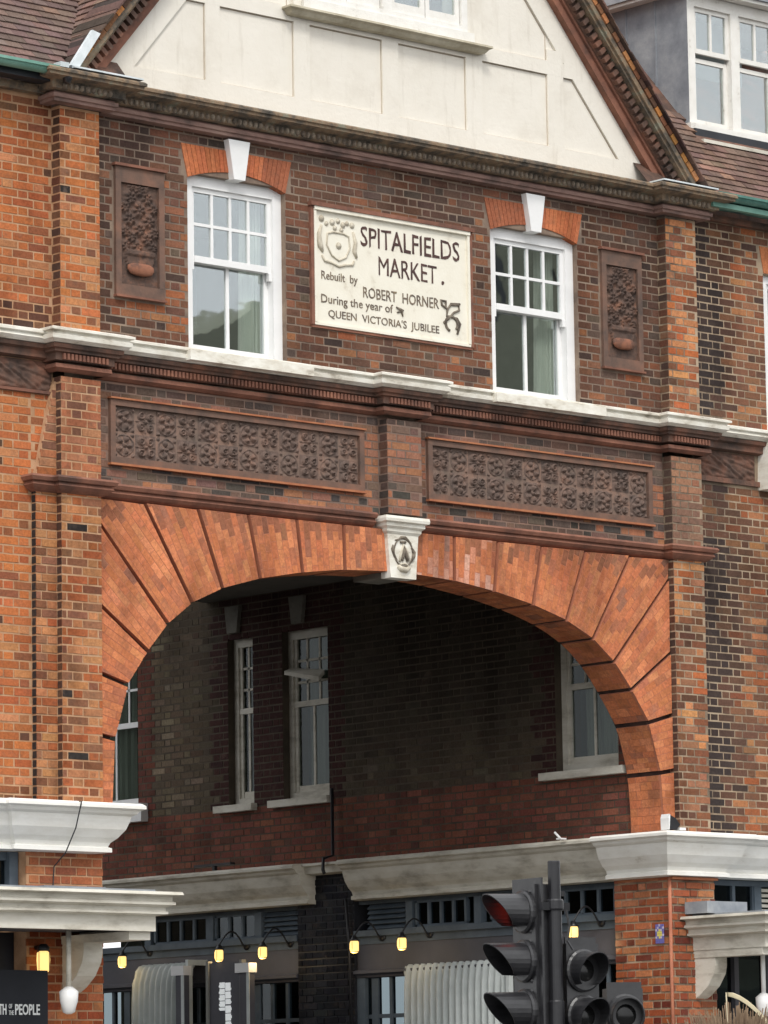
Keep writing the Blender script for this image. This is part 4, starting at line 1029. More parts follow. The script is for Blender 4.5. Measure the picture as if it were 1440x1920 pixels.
MB().box(3.296, 3.92, -.20, .55, 4.545, 4.569).build("pier_drip", TC_O, RW)
MB().tube([(3.30, -.152, 4.56), (3.30, -.152, 2.6)], .018, 8).build("pier_bullnose", GAUGE, RW, smooth=True)

# ================================================================== PASSAGE
pr_ = []
XW = 3.40
W5 = [(-1.52 + 0, 0)]
wins = [(.60, 1.47, 5.69, 7.30), (4.90, 5.64, 5.70, 7.50), (6.13, 6.55, 5.70, 7.50), (8.12, 9.2, 5.76, 7.60)]
sidew = MB()
ys = sorted({.45, 14.0, *[w_[0] for w_ in wins], *[w_[1] for w_ in wins]})
for i in range(len(ys) - 1):
    a, b = ys[i], ys[i + 1]; ww_ = [w_ for w_ in wins if w_[0] <= (a + b) / 2 <= w_[1]]
    if ww_:
        sidew.box(XW + .0015, XW + .35, a, b, 4.57, ww_[0][2]); sidew.box(XW + .0015, XW + .35, a, b, ww_[0][3], 10.5)
    else: sidew.box(XW + .0015, XW + .35, a, b, 4.57, 10.5)
pwo = sidew.build("wall", MOR_P, PW)
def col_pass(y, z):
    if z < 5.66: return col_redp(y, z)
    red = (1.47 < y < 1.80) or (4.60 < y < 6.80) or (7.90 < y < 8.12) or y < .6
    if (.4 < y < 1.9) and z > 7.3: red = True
    if red and not (rnd.random() < .25 and (1.62 < y < 1.8 or 6.7 < y < 6.8)): return mixc(col_redp(y, z), (.028, .015, .016), (.86 if z > 5.66 else .66) if .7 < y < 6.8 else .15)  # red bricks under the ceiling darkened too, shade put into their colour
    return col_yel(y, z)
hs_ = [(-w_[1], -w_[0], w_[2], w_[3]) for w_ in wins]
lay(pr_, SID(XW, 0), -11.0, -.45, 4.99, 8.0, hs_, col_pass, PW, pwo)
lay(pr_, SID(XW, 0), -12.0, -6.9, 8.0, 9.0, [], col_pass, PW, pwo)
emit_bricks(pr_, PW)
def side_window(w_, cols, rows, zmf, sill=True, key=True):
    y0, y1, z0, z1 = w_; r = .055; xo = XW + .09
    f = MB(); f.box(xo, xo + .1, y0, y0 + .07, z0, z1); f.box(xo, xo + .1, y1 - .07, y1, z0, z1); f.box(xo, xo + .1, y0 + .07, y1 - .07, z1 - .10, z1); f.box(xo, xo + .1, y0 + .07, y1 - .07, z0, z0 + .07)
    wmat = WPT if y0 > 8 else WST2; win = f.build("window", wmat, PW)  # farthest window gets whiter paint to stand for the skylight on it
    zm = z0 + (z1 - z0) * zmf; s_ = MB(); a, b = y0 + .07, y1 - .07
    s_.box(xo + .02, xo + .06, a, a + .045, z0 + .07, z1 - .1); s_.box(xo + .02, xo + .06, b - .045, b, z0 + .07, z1 - .1); s_.box(xo + .01, xo + .07, a, b, zm - .03, zm + .03)
    s_.box(xo + .03, xo + .06, a, b, z0 + .07, z0 + .14)
    for k in range(1, cols): y = a + (b - a) * k / cols; s_.box(xo + .03, xo + .055, y - .013, y + .013, zm + .03, z1 - .1)
    for k in range(1, rows): z = zm + (z1 - .1 - zm) * k / rows; s_.box(xo + .03, xo + .055, a, b, z - .013, z + .013)
    s_.box(xo + .03, xo + .055, (a + b) / 2 - .015, (a + b) / 2 + .015, z0 + .14, zm - .03)
    s_.build("sash_bars", wmat, win)
    MB().box(xo + .04, xo + .044, a, b, z0 + .07, z1 - .1).build("pane", GLASSM, win)
    ro = MB(); ro.box(XW + 1.2, XW + 1.25, y0 - .4, y1 + .4, z0 - .1, z1 + .1); ro.box(XW + .35, XW + 1.2, y0 - .45, y0 - .4, z0 - .1, z1 + .1); ro.box(XW + .35, XW + 1.2, y1 + .4, y1 + .45, z0 - .1, z1 + .1)
    ro.box(XW + .35, XW + 1.2, y0 - .4, y1 + .4, z1 + .1, z1 + .15); ro.build("room_interior", ROOM, win)
    # curtain
    cu = MB(); vs = []; fs = []; n = 20
    ya, yb = y0 + (y1 - y0) * .30, y0 + (y1 - y0) * .80
    for k in range(n + 1):
        y = ya + (yb - ya) * k / n; vs += [(xo + .16 + .02 * math.sin(k * 1.7), y, z0), (xo + .16 + .02 * math.sin(k * 1.7), y, z1)]
    for k in range(n): fs.append((2 * k, 2 * k + 1, 2 * k + 3, 2 * k + 2))
    cu.add(vs, fs); cu.build("curtain", CURT, win)
    MB().box(XW - .09, XW + .09, y0 - .05 if y0 > 1 else .46, y1 + .17, z0 - .08, z0 - .005).build("window_sill", WST if y0 > 8 else WST2, win)
    if key:
        yc = (y0 + y1) / 2 + .08; MB().prism([(yc - .12, 7.84), (yc + .12, 7.84), (yc + .08, z1 + .05), (yc - .08, z1 + .05)], XW - .05, XW + .05, axis='x').build("window_keystone", DKSTONE, win)
    return win
side_window(wins[0], 3, 3, .52, key=False); side_window(wins[1], 3, 3, .56); side_window(wins[2], 2, 3, .56)
w5 = side_window(wins[3], 4, 2, .52, key=False)
MB().box(XW - .10, XW + .02, 7.95, 9.3, 5.62, 5.82).build("stone_sill_block", WPT, w5)
# tilted open top sash in the second window
ts = MB(); ts.add([(XW + .02, 4.98, 6.98), (XW - .06, 4.98, 6.90), (XW - .04, 5.56, 7.02), (XW + .06, 5.56, 7.06), (XW + .02, 4.98, 7.03), (XW - .06, 4.98, 6.95), (XW - .04, 5.56, 7.06), (XW + .06, 5.56, 7.10)],
                 [(0, 1, 2, 3), (4, 7, 6, 5), (0, 4, 5, 1), (1, 5, 6, 2), (2, 6, 7, 3), (3, 7, 4, 0)])
ts.build("open_sash_rail", WST2, PW)
# rest of the passage: ceiling, and unseen left wall and court
ol = MB().box(-3.75, -3.40, .43, 6.92, 0, 10.5).box(-3.75, -3.40, 6.93, 14, 0, 5.6).build("passage_wall", MOR_P, None)  # rear stretch kept low to let skylight onto the facing wall
tag(ol, "hidden brick side wall behind the left jamb of the archway", "wall")
pc = MB().box(-3.74, 3.74, .42, 6.90, 7.93, 8.05); pc.box(-3.6, 3.6, .42, 6.9, 10.6, 10.7)
pc.build("passage_ceiling", CEIL, GH)
MB().box(-3.74, 3.74, 6.75, 6.92, 8.05, 10.55).build("rear_wall", MOR_P, GH)
MB().box(-3.74, 3.74, .40, .44, 7.27, 7.93).build("arch_back_wall", MOR_P, GH)
tag(MB().box(-9, 9, 22, 22.4, 0, 12).build("court_building", MOR_P), "unseen brick building closing the far end of the passage", "building")  # height set for light and reflections in the passage
MB().box(3.75, 3.95, 14, 14.2, 0, 10).v
# --- drainpipe and cables
dp = MB(); dp.tube([(XW - .07, 4.78, 5.76), (XW - .07, 4.78, 5.06), (XW - .22, 4.76, 5.02), (XW - .26, 4.72, 4.9), (XW - .26, 4.70, 4.86)], .018, 8)
dp.tube([(XW - .04, 4.62, 4.60), (XW - .035, 4.58, 4.1), (XW - .035, 4.56, 2.9)], .016, 6)
tag(dp.build("cable", BLKM, None, smooth=True), "thin black cable dropping down the passage wall beside the black pier", "cable")
cb_ = MB(); cb_.tube([(-3.98, -.13, 4.99), (-3.99, -.30, 4.99), (-4.0, -.47, 4.98), (-4.01, -.40, 4.76), (-4.02, -.27, 4.56), (-4.05, -.15, 4.45), (-4.07, -.15, 4.18)], .006, 5)
tag(cb_.build("cable", BLKM, None), "thin dark cable draped over the left white cornice onto the brick pier", "cable")
# --- floodlight on the right cornice, small bracket, camera on the left of the wall cornice
fl_ = thing("floodlight", "small black floodlight tilted upward on the corner of the right white cornice", "floodlight", loc=(3.18, -.30, 5.0))
m = MB(); m.prism([(-.06, .005), (.03, .0), (.085, .05), (.03, .11), (-.045, .14)], -.05, .06); m.build("housing", BLKM, fl_)
m = MB(); m.prism([(-.066, .0), (-.060, .0), (-.046, .142), (-.056, .150), (-.070, .11)], -.05, .06); m.build("front_rim", WPT, fl_)
m = MB(); m.box(.08, .16, -.05, .03, .0, .025); m.build("bracket", WPT, fl_)
sb = MB(); sb.tube([(3.02, 1.03, 4.985), (3.02, 1.12, 5.06)], .012, 6); sb.box(2.98, 3.06, 1.0, 1.06, 4.985, 5.0)
tag(sb.build("cable_clip", WPT), "tiny white clip standing on the white cornice under the arch's right side", "clip")
sc_ = thing("wall_bracket", "flat black bracket fixed over the white cornice deep in the passage", "bracket", loc=(3.15, 6.5, 4.98))
m = MB(); m.box(-.03, .03, -.30, .32, .06, .085); m.build("arm", BLKM, sc_)
m = MB(); m.box(-.02, .02, -.02, .02, .0, .06); m.build("foot", BLKM, sc_)

# --- shopfront in the passage
SF = {}
def shop(y0, y1, nm, louv, lights, mull):
    X = XW
    f = MB(); f.box(X + .06, X + .12, y0, y1, 4.535, 4.57); f.box(X + .02, X + .12, y0, y1, 4.12, 4.26); f.box(X - .02, X + .10, y0, y1, 4.20, 4.262)
    fo = f.build("shopfront", SHOPB, PW)
    MB().box(X + .03, X + .10, y0, y1, 3.86, 4.119).build("fascia", SHOPG, fo)
    MB().sweep([(X + .10, y1), (X + .10, y0)], [(0, 3.862), (.10, 3.86), (.13, 3.845), (.13, 3.82), (.09, 3.80), (.08, 3.78), (0, 3.775)]).build("fascia_moulding", SHOPG, fo)
    st = MB(); yl = list(mull)
    for y in yl: st.box(X + .02, X + .10, y - .05, y + .05, 4.262, 4.535)
    for a, b, n in lights:
        st.box(X + .05, X + .09, a, b, 4.262, 4.29); st.box(X + .05, X + .09, a, b, 4.51, 4.535)
        for k in range(n + 1): y = a + (b - a) * k / n; st.box(X + .04, X + .09, y - .016, y + .016, 4.29, 4.51)
        for k in range(n): MB().box(X + .065, X + .069, a + (b - a) * k / n, a + (b - a) * (k + 1) / n, 4.29, 4.51).build("pane", GLASSD, fo)
    st.build("fanlight_frame", SHOPB, fo)
    for a, b in louv:
        for k in range(5):
            z = 4.275 + k * .052; m = MB(); m.add([(X + .04, a, z), (X + .04, b, z), (X + .085, b, z + .045), (X + .085, a, z + .045), (X + .048, a, z - .006), (X + .048, b, z - .006), (X + .093, b, z + .039), (X + .093, a, z + .039)],
                [(0, 1, 2, 3)[::-1], (4, 5, 6, 7), (0, 4, 5, 1)[::-1], (1, 5, 6, 2)[::-1], (2, 6, 7, 3)[::-1], (3, 7, 4, 0)[::-1]]); m.build("louvre_slat", SHOPB, fo)
    lo = MB(); bs = []
    y = y0 + .05
    n = max(2, int((y1 - y0) / .24))
    for k in range(n + 1):
        y = y0 + (y1 - y0) * k / n; w_ = .05 if k % 3 == 0 else .02
        lo.box(X + .05, X + .10, y - w_, y + w_, 2.4, 3.775)
    lo.box(X + .055, X + .095, y0, y1, 3.36, 3.40); lo.box(X + .02, X + .1, y1 - .12, y1, 2.4, 3.775); lo.box(X + .0, X + .1, y0, y1, .1, .7)
    lo.build("window_frame", SHOPB, fo)
    MB().box(X + .07, X + .074, y0, y1, .7, 3.775).build("shop_pane", GLASSD, fo)
    MB().box(X + .9, X + .95, y0 - .2, y1 + .2, 0, 4.6).box(X + .13, X + .9, y0 - .2, y1 + .2, 4.6, 4.65).build("shop_interior", ROOM, fo)
    for a, b in louv: MB().box(X + .1, X + .11, a, b, 4.262, 4.56).build("louvre_back", BLACKB, fo)
    return fo
shop(.62, 4.53, "a", [(3.80, 4.38)], [(2.88, 3.62, 4), (1.95, 2.50, 2), (.74, 1.66, 4)], [3.71, 2.68, 1.80, .68])
shop(5.44, 9.4, "b", [(5.48, 6.05)], [(6.18, 6.85, 3), (7.0, 7.9, 4)], [6.11, 6.92, 8.0])
m = MB().box(XW - .0, XW + .2, 4.535, 5.435, 0, 4.868); bpo = m.build("black_pier", BLACKB, PW)
q_ = []; lay(q_, SID(XW - .006, 0), -5.43, -4.54, 2.8, 4.86, [], col_blk, PW, None)
m = MB()
for r in q_: m.brick(r[0], r[1], r[2], r[3], r[4], r[5] + .002, .012, r[6])
m.build("painted_brick", BR, bpo, "stuff")

# --- lamps on swan necks along the passage (six), one wall lamp outside
def gooseneck(y, xb, zb, xl, zl, yl, label):
    t = thing("wall_lamp", label, "lamp", "swan neck lamps along the passage", (xb, y, zb))
    m = MB(); m.lathe((0, 0, 0), [(.05, 0.01), (.05, -.02), (.02, -.03)], 12, 'x'); m.build("wall_plate", BLKM, t, smooth=True)
    dx, dy, dz = xl - xb, yl - y, zl - zb; pts = []
    for k in range(13):
        u = k / 12; pts.append((dx * u, dy * u, .0 + .13 * math.sin(u * math.pi * 1.25 - .55) * (1 if u > .18 else .6) + u * (dz + .12)))
    pts.append((dx, dy, dz + .06))
    m = MB(); m.tube(pts, .010, 6); m.build("arm", BLKM, t, smooth=True)
    m = MB(); m.lathe((dx, dy, dz + .045), [(.022, .05), (.03, .02), (.055, .0), (.05, -.006)], 12); m.build("lamp_cap", BLKM, t, smooth=True)
    m = MB(); m.lathe((dx, dy, dz - .03), [(.02, -.055), (.04, -.045), (.05, -.01), (.05, .04), (.04, .068)], 14); m.build("bulb", BULB, t, smooth=True)
    m = MB()
    m.tube(circ(dx, dz - .07, .053, 0, dy, 1) if False else [(dx + .053 * math.cos(q), dy + .053 * math.sin(q), dz - .07) for q in [j * math.pi / 6 for j in range(12)]], .003, 4, closed=True)
    for k in range(4): a = k * math.pi / 2 + .4; m.tube([(dx + .053 * math.cos(a), dy + .053 * math.sin(a), dz + .03), (dx + .053 * math.cos(a), dy + .053 * math.sin(a), dz - .07)], .003, 4)
    m.build("guard", BLKM, t)
LB = ["lit lamp at the far left end of the passage, above the ribbed white hood",
      "lit lamp hanging above the dark banner, second from the left in the passage",
      "lit lamp over the white-capped post, just left of the black brick pier",
      "lit lamp immediately right of the black brick pier",
      "lit lamp over the left edge of the wide ribbed white hood",
      "lit lamp seen just right of the traffic light pole"]
for (y, lab) in zip((7.98, 6.32, 5.60, 4.14, 3.41, .92), LB):
    gooseneck(y - .02, XW - .005 + (.03), 4.19, 3.05, 4.10, y, lab)
    lt = bpy.data.lights.new("lamp_glow", 'POINT'); lt.energy = 2.0; lt.color = (1, .72, .38); lt.shadow_soft_size = .06
    lo_ = bpy.data.objects.new("lamp_glow", lt); COL.objects.link(lo_); lo_.location = (3.02, y, 4.0)
t = thing("wall_lamp", "lit yellow lamp on the brick pier at the bottom left, beside the black sign", "lamp", loc=(-4.22, -.22, 3.66))
m = MB(); m.lathe((0, 0, 0), [(.03, -.11), (.052, -.085), (.058, 0), (.055, .06), (.035, .075)], 14); m.build("bulb", BULB, t, smooth=True)
m = MB(); m.lathe((0, 0, .085), [(.05, -.01), (.055, .02), (.03, .05)], 12); m.box(-.02, .02, .0, .12, .09, .12); m.build("lamp_cap", BLKM, t, smooth=True)
m = MB()
for k in range(4): a = k * math.pi / 2 + .3; m.tube([(.062 * math.cos(a), .062 * math.sin(a), .08), (.062 * math.cos(a), .062 * math.sin(a), -.1)], .004, 4)
m.build("guard", BLKM, t)

# --- ribbed hoods
def hood(y0, y1, label, zt, pj=1.0, grp="ribbed white hoods over the passage shopfronts"):
    n = int((y1 - y0) / .012); prof = [(3.42, zt + .03), (3.28, zt + .03), (3.18, zt + .005), (3.11, zt - .06), (3.06, zt - .17), (3.04, zt - .35), (3.03, zt - .7), (3.02, zt - 1.6)]
    prof = [(3.42 - (3.42 - x) * pj, z) for x, z in prof]; xf = prof[-1][0]
    m = MB(); vs = []; k = len(prof)
    for i in range(n + 1):
        y = y0 + (y1 - y0) * i / n; c = (.5 - .5 * math.cos(2 * math.pi * (y - y0) / .096)) ** .7 * 1.5
        for j, (x, z) in enumerate(prof):
            d = .045 * c * (1 if j > 1 else .3); vs.append((x + d * (1 if j > 2 else .3), y, z - d * (1 if j < 4 else 0)))
    fs = [(i * k + j, (i + 1) * k + j, (i + 1) * k + j + 1, i * k + j + 1) for i in range(n) for j in range(k - 1)]
    m.add(vs, fs)
    t = thing("awning", label, "awning", grp, (3.4, (y0 + y1) / 2, zt))
    o = m.build("ribbed_cover", FAB, t, smooth=True); o.location = (-3.4, -(y0 + y1) / 2, -zt)
    r = MB(); r.box(xf - .02, 3.42, y0 - .05, y0 - .005, zt - .015, zt + .045); r.box(xf - .02, xf + .04, y0 - .05, y0 - .005, zt - 1.6, zt - .015)
    o = r.build("end_rail", FAB, t); o.location = (-3.4, -(y0 + y1) / 2, -zt)
hood(2.14, 3.74, "wide ribbed white hood behind the left signal head", 3.86, .30)
hood(7.02, 8.05, "narrow ribbed white hood at bottom left, beside the grey post", 4.02, .62)
def post(x, y, w_, zt, label, cap=True):
    t = thing("awning_post", label, "post", "grey awning posts with white caps", (x, y, 0))
    MB().box(-.04, .04, -w_ / 2, w_ / 2, 0.03, zt).build("shaft", SHOPG, t)
    MB().box(-.055, .055, -w_ / 2 - .02, w_ / 2 + .06, zt, zt + .10).build("cap", WPT, t)
    MB().box(-.05, -.041, -w_ / 2 - .015, -w_ / 2 + .03, 0.03, zt).build("white_edge", FAB, t)
post(3.0, 6.88, .13, 3.89, "grey post with a white cap beside the narrow ribbed hood")
post(3.0, 5.80, .15, 3.88, "grey post with a white cap just left of the black brick pier")
bn = thing("banner", "tall dark grey banner with vertical white block lettering", "banner", loc=(3.0, 6.15, 0))
MB().box(-.01, .01, -.26, .26, .6, 4.0).build("panel", SHOPG, bn)
m = MB(); m.box(-.03, .03, .26, .30, .1, 4.02); m.box(-.03, .03, -.30, -.26, .1, 4.02); m.build("frame", mat_flat("banner_frame", (.22, .22, .2), .6), bn)
lt_ = MB()    # two columns of heavy white characters, notched as seen
def glyph(y, z0, z1, hw, notch):
    z0 += .13; z1 += .13; notch = [(a + .13, b + .13, c) for a, b, c in notch]
    lt_.box(-.018, -.011, y - hw, y + hw, z0, z1)
    for a, b, sd2 in notch:
        lt_.box(-.018, -.011, y + (hw if sd2 < 0 else -hw - .012), y + (hw + .012 if sd2 < 0 else -hw), a, b)
for z0, z1 in ((3.60, 3.66), (3.535, 3.592), (3.47, 3.527), (3.405, 3.462), (3.365, 3.397)): glyph(.045, z0, z1, .040, [(z0 + .01, z0 + .03, -1)])
for z0, z1 in ((3.57, 3.655), (3.49, 3.562), (3.43, 3.482)): glyph(-.05, z0, z1, .040, [(z0 + .012, z0 + .03, 1)])
z = 3.415
while z > 2.5: glyph(-.05, z - .075, z, .042, [(z - .05, z - .02, 1)]); z -= .083
lt_.build("lettering", mat_emit("banner_glow_print", (.85, .88, .88), .35), bn)  # slight emission added so the letters stay white in the shade

# ================================================================== CANOPIES
def canopy(par, x0, x1, yd, nm_side, mt, br_x, br_w):
    prof = [(0, 4.20), (.16, 4.19), (.17, 4.165), (.10, 4.155), (.10, 4.115), (.12, 4.105), (.12, 4.085), (.06, 4.065), (.06, 4.035), (.075, 4.03), (.075, 4.01), (.0, 3.995), (.0, 3.87), (-.05, 3.87), (-.05, 4.15)]
    if nm_side == "left": path = [(-12, -yd), (x1, -yd), (x1, -.12)]
    else: path = [(x0, -.15), (x0, -yd), (12, -yd)]
    c = MB().sweep(path, prof).build("canopy", mt, par)
    MB().box(-12 if nm_side == "left" else x0 + .02, x1 - .02 if nm_side == "left" else 12, -yd + .02, -.10, 3.90, 3.94).build("canopy_soffit", SHOPG if nm_side == "left" else mt, c)
    MB().box(-12 if nm_side == "left" else x0, x1 if nm_side == "left" else 12, -yd, -.10, 4.201, 4.215).build("canopy_lead", LEAD, c)
    # scrolled bracket
    pr = [(-.12, 3.87), (-.12, 3.40), (-.20, 3.44), (-.32, 3.53), (-.40, 3.64), (-.42, 3.72), (-.42, 3.87)]
    b = MB(); b.prism([(y, z) for y, z in pr], br_x, br_x + br_w, axis='x'); bo = b.build("canopy_bracket", mt, c)
    MB().box(br_x - .01, br_x + br_w + .01, -yd + .05, -.12, 3.80, 3.869).build("bracket_beam", mt, bo)
    return c
canopy(LW, -8, -3.72, 1.10, "left", WST2, -3.95, .20)
canopy(RW, 3.60, 8, 1.10, "right", WST2, 3.62, .16)
MB().box(-4.27, -3.62, -.30, -.13, 4.216, 4.28).build("flashing_board", LEAD, LW)
MB().box(3.50, 4.05, -.45, -.151, 4.216, 4.33).build("flashing_board", LEAD, RW)
def pendant(x, y, label, zr, zl):
    t = thing("pendant_lamp", label, "lamp", "white rod pendants under the two canopies", (x, y, 3.87))
    MB().tube([(0, 0, 0.02), (0, 0, zl - 3.87 + .15)], .022, 8).build("rod", WPT if x > 0 else WST2, t, smooth=True)
    MB().lathe((0, 0, zl - 3.87), [(.02, -.075), (.05, -.06), (.065, 0), (.075, .03), (.08, .11), (.03, .15)], 16).build("lamp_body", WPT, t, smooth=True)
pendant(-4.36, -.75, "white pendant lamp on a rod under the left canopy", 3.87, 3.27)
pendant(3.93, -.75, "white pendant lamp on a rod under the right canopy, at the picture's right edge", 3.87, 3.30)
# left shop: fanlight, doorway, sign
f = MB(); f.box(-12, -4.33, .06, .12, 4.30, 4.57); 
lf = MB(); lf.box(-4.42, -4.33, -.02, .1, 4.215, 4.57); lf.box(-6, -4.42, .02, .1, 4.50, 4.57); lf.box(-6, -4.42, .02, .1, 4.215, 4.27); lf.box(-4.56, -4.52, .02, .1, 4.27, 4.5)
lfo = lf.build("fanlight", SHOPB, LW)
MB().box(-6, -4.42, .05, .055, 4.27, 4.5).build("pane", GLASSD, lfo)
MB().box(-6, -4.42, .5, .55, 3, 4.57).box(-6, -4.42, .12, .5, 4.58, 4.62).build("shop_interior", ROOM, lfo)
MB().box(-8, -4.325, .05, .12, 0.1, 3.9).build("shop_door_frame", BLACKB, LW)
rf = MB(); rf.box(3.93, 4.05, -.0, .1, 4.215, 4.57); rf.box(4.05, 6, .02, .1, 4.52, 4.57); rf.box(4.05, 6, .02, .1, 4.215, 4.26)
for x in (4.36, 4.64): rf.box(x - .02, x + .02, .02, .1, 4.26, 4.52)
rf.box(4.64, 4.74, .01, .1, 4.26, 4.52)
rfo = rf.build("fanlight", SHOPB, RW)
MB().box(4.05, 4.7, .05, .055, 4.26, 4.52).build("pane", GLASSD, rfo); MB().box(4.0, 6, .5, .55, 3, 4.57).box(4.0, 6, .12, .5, 4.58, 4.62).build("shop_interior", ROOM, rfo)
for k in range(5): MB().box(4.75, 6, .03, .07, 4.27 + k * .05, 4.30 + k * .05).build("louvre_slat", WST2, rfo)
g2 = MB(); 
for x in (3.93, 4.30, 4.75, 5.2): g2.box(x, x + .06, -.02, .08, .1, 3.87)
g2o = g2.build("shop_window_frame", SHOPG, RW); MB().box(3.95, 6, .03, .035, .1, 3.87).build("pane", GLASSD, g2o); MB().box(3.95, 6, .6, .65, .1, 3.9).build("shop_interior", ROOM, g2o)

# ================================================================== TEXT
def text_mesh(txt, x0, x1, z0, z1, y, mat, parent, bold=0.0, name="lettering", depth=.004, axis='y', space=1.0, shear=0):
    cu = bpy.data.curves.new("t", 'FONT'); cu.body = txt; cu.size = 1; cu.extrude = 0; cu.offset = bold; cu.resolution_u = 3; cu.space_character = space; cu.shear = shear
    to = bpy.data.objects.new("t", cu); COL.objects.link(to); bpy.context.view_layer.update()
    me = bpy.data.meshes.new_from_object(to.evaluated_get(bpy.context.evaluated_depsgraph_get()))
    bpy.data.objects.remove(to)
    co = np.array([v.co[:] for v in me.vertices]); mn, mxx = co.min(0), co.max(0)
    fs = [tuple(p.vertices) for p in me.polygons]
    rr3 = [nz3(a * 9, 3, b * 9, 1.0) for a, b in co[:, :2]]; rr4 = [nz3(a * 7, 8, b * 7, 1.0) for a, b in co[:, :2]]
    co[:, 0] += np.array(rr3) * .035 * (mat in (INK, INK2)); co[:, 1] += np.array(rr4) * .045 * (mat in (INK, INK2))
    X = x0 + (co[:, 0] - mn[0]) / (mxx[0] - mn[0]) * (x1 - x0); Z = z0 + (co[:, 1] - mn[1]) / (mxx[1] - mn[1]) * (z1 - z0)
    m = bpy.data.meshes.new(name); m.from_pydata([(a, y, b) for a, b in zip(X, Z)], [], fs); m.materials.append(mat); m.update()
    bpy.data.meshes.remove(me)
    o = obj_new(name, m, parent); o.modifiers.new("s", 'SOLIDIFY').thickness = depth; o.modifiers["s"].offset = 1
    return o
PQ = thing("stone_plaque", "white stone plaque lettered SPITALFIELDS MARKET, set between the two upper windows", "plaque", loc=(0, 0, 0))
MB().box(-.955, .955, -.012, .0045, 9.475, 10.55).build("slab", PLAQ, PQ)
m = MB(); t = .03
m.box(-.963, .963, -.045, .0, 10.53, 10.562); m.box(-.963, .963, -.03, .0, 9.465, 9.49); m.box(-.963, -.935, -.035, .0, 9.49, 10.53); m.box(.935, .963, -.035, .0, 9.49, 10.53); m.build("border", PLAQ, PQ)
m = MB(); m.box(-1.01, 1.01, -.055, .01, 10.563, 10.60); m.box(-.99, .99, -.02, .01, 9.44, 9.463); m.box(-1.0, -.965, -.03, .01, 9.463, 10.562); m.box(.965, 1.0, -.03, .01, 9.463, 10.562); m.build("brick_surround", TC_R, PQ)
yT = -.0125
text_mesh("SPITALFIELDS", -.385, .845, 10.265, 10.452, yT, INK, PQ, .004)
text_mesh("MARKET", -.17, .555, 10.02, 10.19, yT, INK, PQ, .0); text_mesh(".", .61, .645, 10.02, 10.055, yT, INK, PQ, .0)
text_mesh("Rebuilt  by", -.87, -.43, 9.875, 9.975, yT, INK2, PQ, .004)
text_mesh("ROBERT  HORNER", -.365, .575, 9.785, 9.885, yT, INK2, PQ, .004)
text_mesh("During the year of", -.875, -.0, 9.655, 9.758, yT, INK2, PQ, .004)
text_mesh("QUEEN  VICTORIA'S  JUBILEE", -.79, .575, 9.53, 9.625, yT, INK2, PQ, .004)
y = -.016; m = MB()      # coat of arms
m.tube([(-.79, y, 10.33), (-.80, y, 10.22), (-.74, y, 10.13), (-.655, y, 10.09), (-.57, y, 10.13), (-.52, y, 10.22), (-.53, y, 10.33), (-.60, y, 10.35), (-.72, y, 10.35)], .009, 6, closed=True)
m.tube([(-.86, y, 10.12), (-.83, y, 10.07), (-.74, y, 10.06), (-.655, y, 10.035), (-.57, y, 10.06), (-.49, y, 10.07), (-.47, y, 10.11)], .012, 6)
m.tube([(-.86, y, 10.40), (-.90, y, 10.30), (-.88, y, 10.20), (-.85, y, 10.15)], [.012, .025, .03, .012], 6)
m.tube([(-.48, y, 10.38), (-.45, y, 10.28), (-.47, y, 10.20), (-.44, y, 10.14)], [.012, .02, .024, .012], 6)
for cx, cz, r in ((-.86, 10.46, .03), (-.80, 10.42, .02), (-.73, 10.44, .028), (-.66, 10.46, .022), (-.60, 10.43, .026), (-.55, 10.45, .02), (-.49, 10.44, .026), (-.70, 10.39, .02), (-.62, 10.38, .02), (-.655, 10.23, .03)):
    m.lathe((cx, y, cz), [(r * .5, .012), (r, .0), (r, -.004)], 7, 'y'); m.tube(circ(cx, cz, r, r, y, 8), .005, 4)
m.build("coat_of_arms", PALEC, PQ, smooth=True)
m = MB()
m.tube(circ(.73, 9.66, .075, .07, y, 14, -40, 250), .014, 6); m.tube([(.63, y, 9.66), (.70, y, 9.71), (.76, y, 9.77), (.83, y, 9.80), (.82, y, 9.85), (.72, y, 9.84), (.68, y, 9.79), (.67, y, 9.73), (.80, y, 9.72), (.84, y, 9.67), (.80, y, 9.57)], .012, 6)
m.tube([(.60, y, 9.87), (.66, y, 9.87), (.66, y, 9.80), (.61, y, 9.83)], .013, 6, closed=True); m.tube([(.72, y, 9.85), (.84, y, 9.86)], .012, 5)
m.tube([(.04, y, 9.74), (.10, y, 9.72), (.12, y, 9.66)], [.008, .018, .008], 5); m.tube([(.05, y, 9.69), (.13, y, 9.72)], .008, 5)
m.build("carved_monogram", GRIME, PQ, smooth=True)
# left sign
SG = thing("shop_sign", "black sign board with narrow white capitals at the bottom left corner", "sign", loc=(-5.0, -.32, 3.3))
MB().box(-1.0, .75, 0, .04, -.22, .27).build("board", SIGNB, SG)
text_mesh("OUTH", -.055, .11, -.10, -.01, -.006, SIGNW, SG, .02)
text_mesh("OF\nTHE", .135, .185, -.10, -.01, -.006, SIGNW, SG, .0)
text_mesh("PEOPLE", .20, .455, -.10, -.01, -.006, SIGNW, SG, .02)
for c in SG.children:
    if c.name.startswith("lettering"): c.location.x = .10 + .105
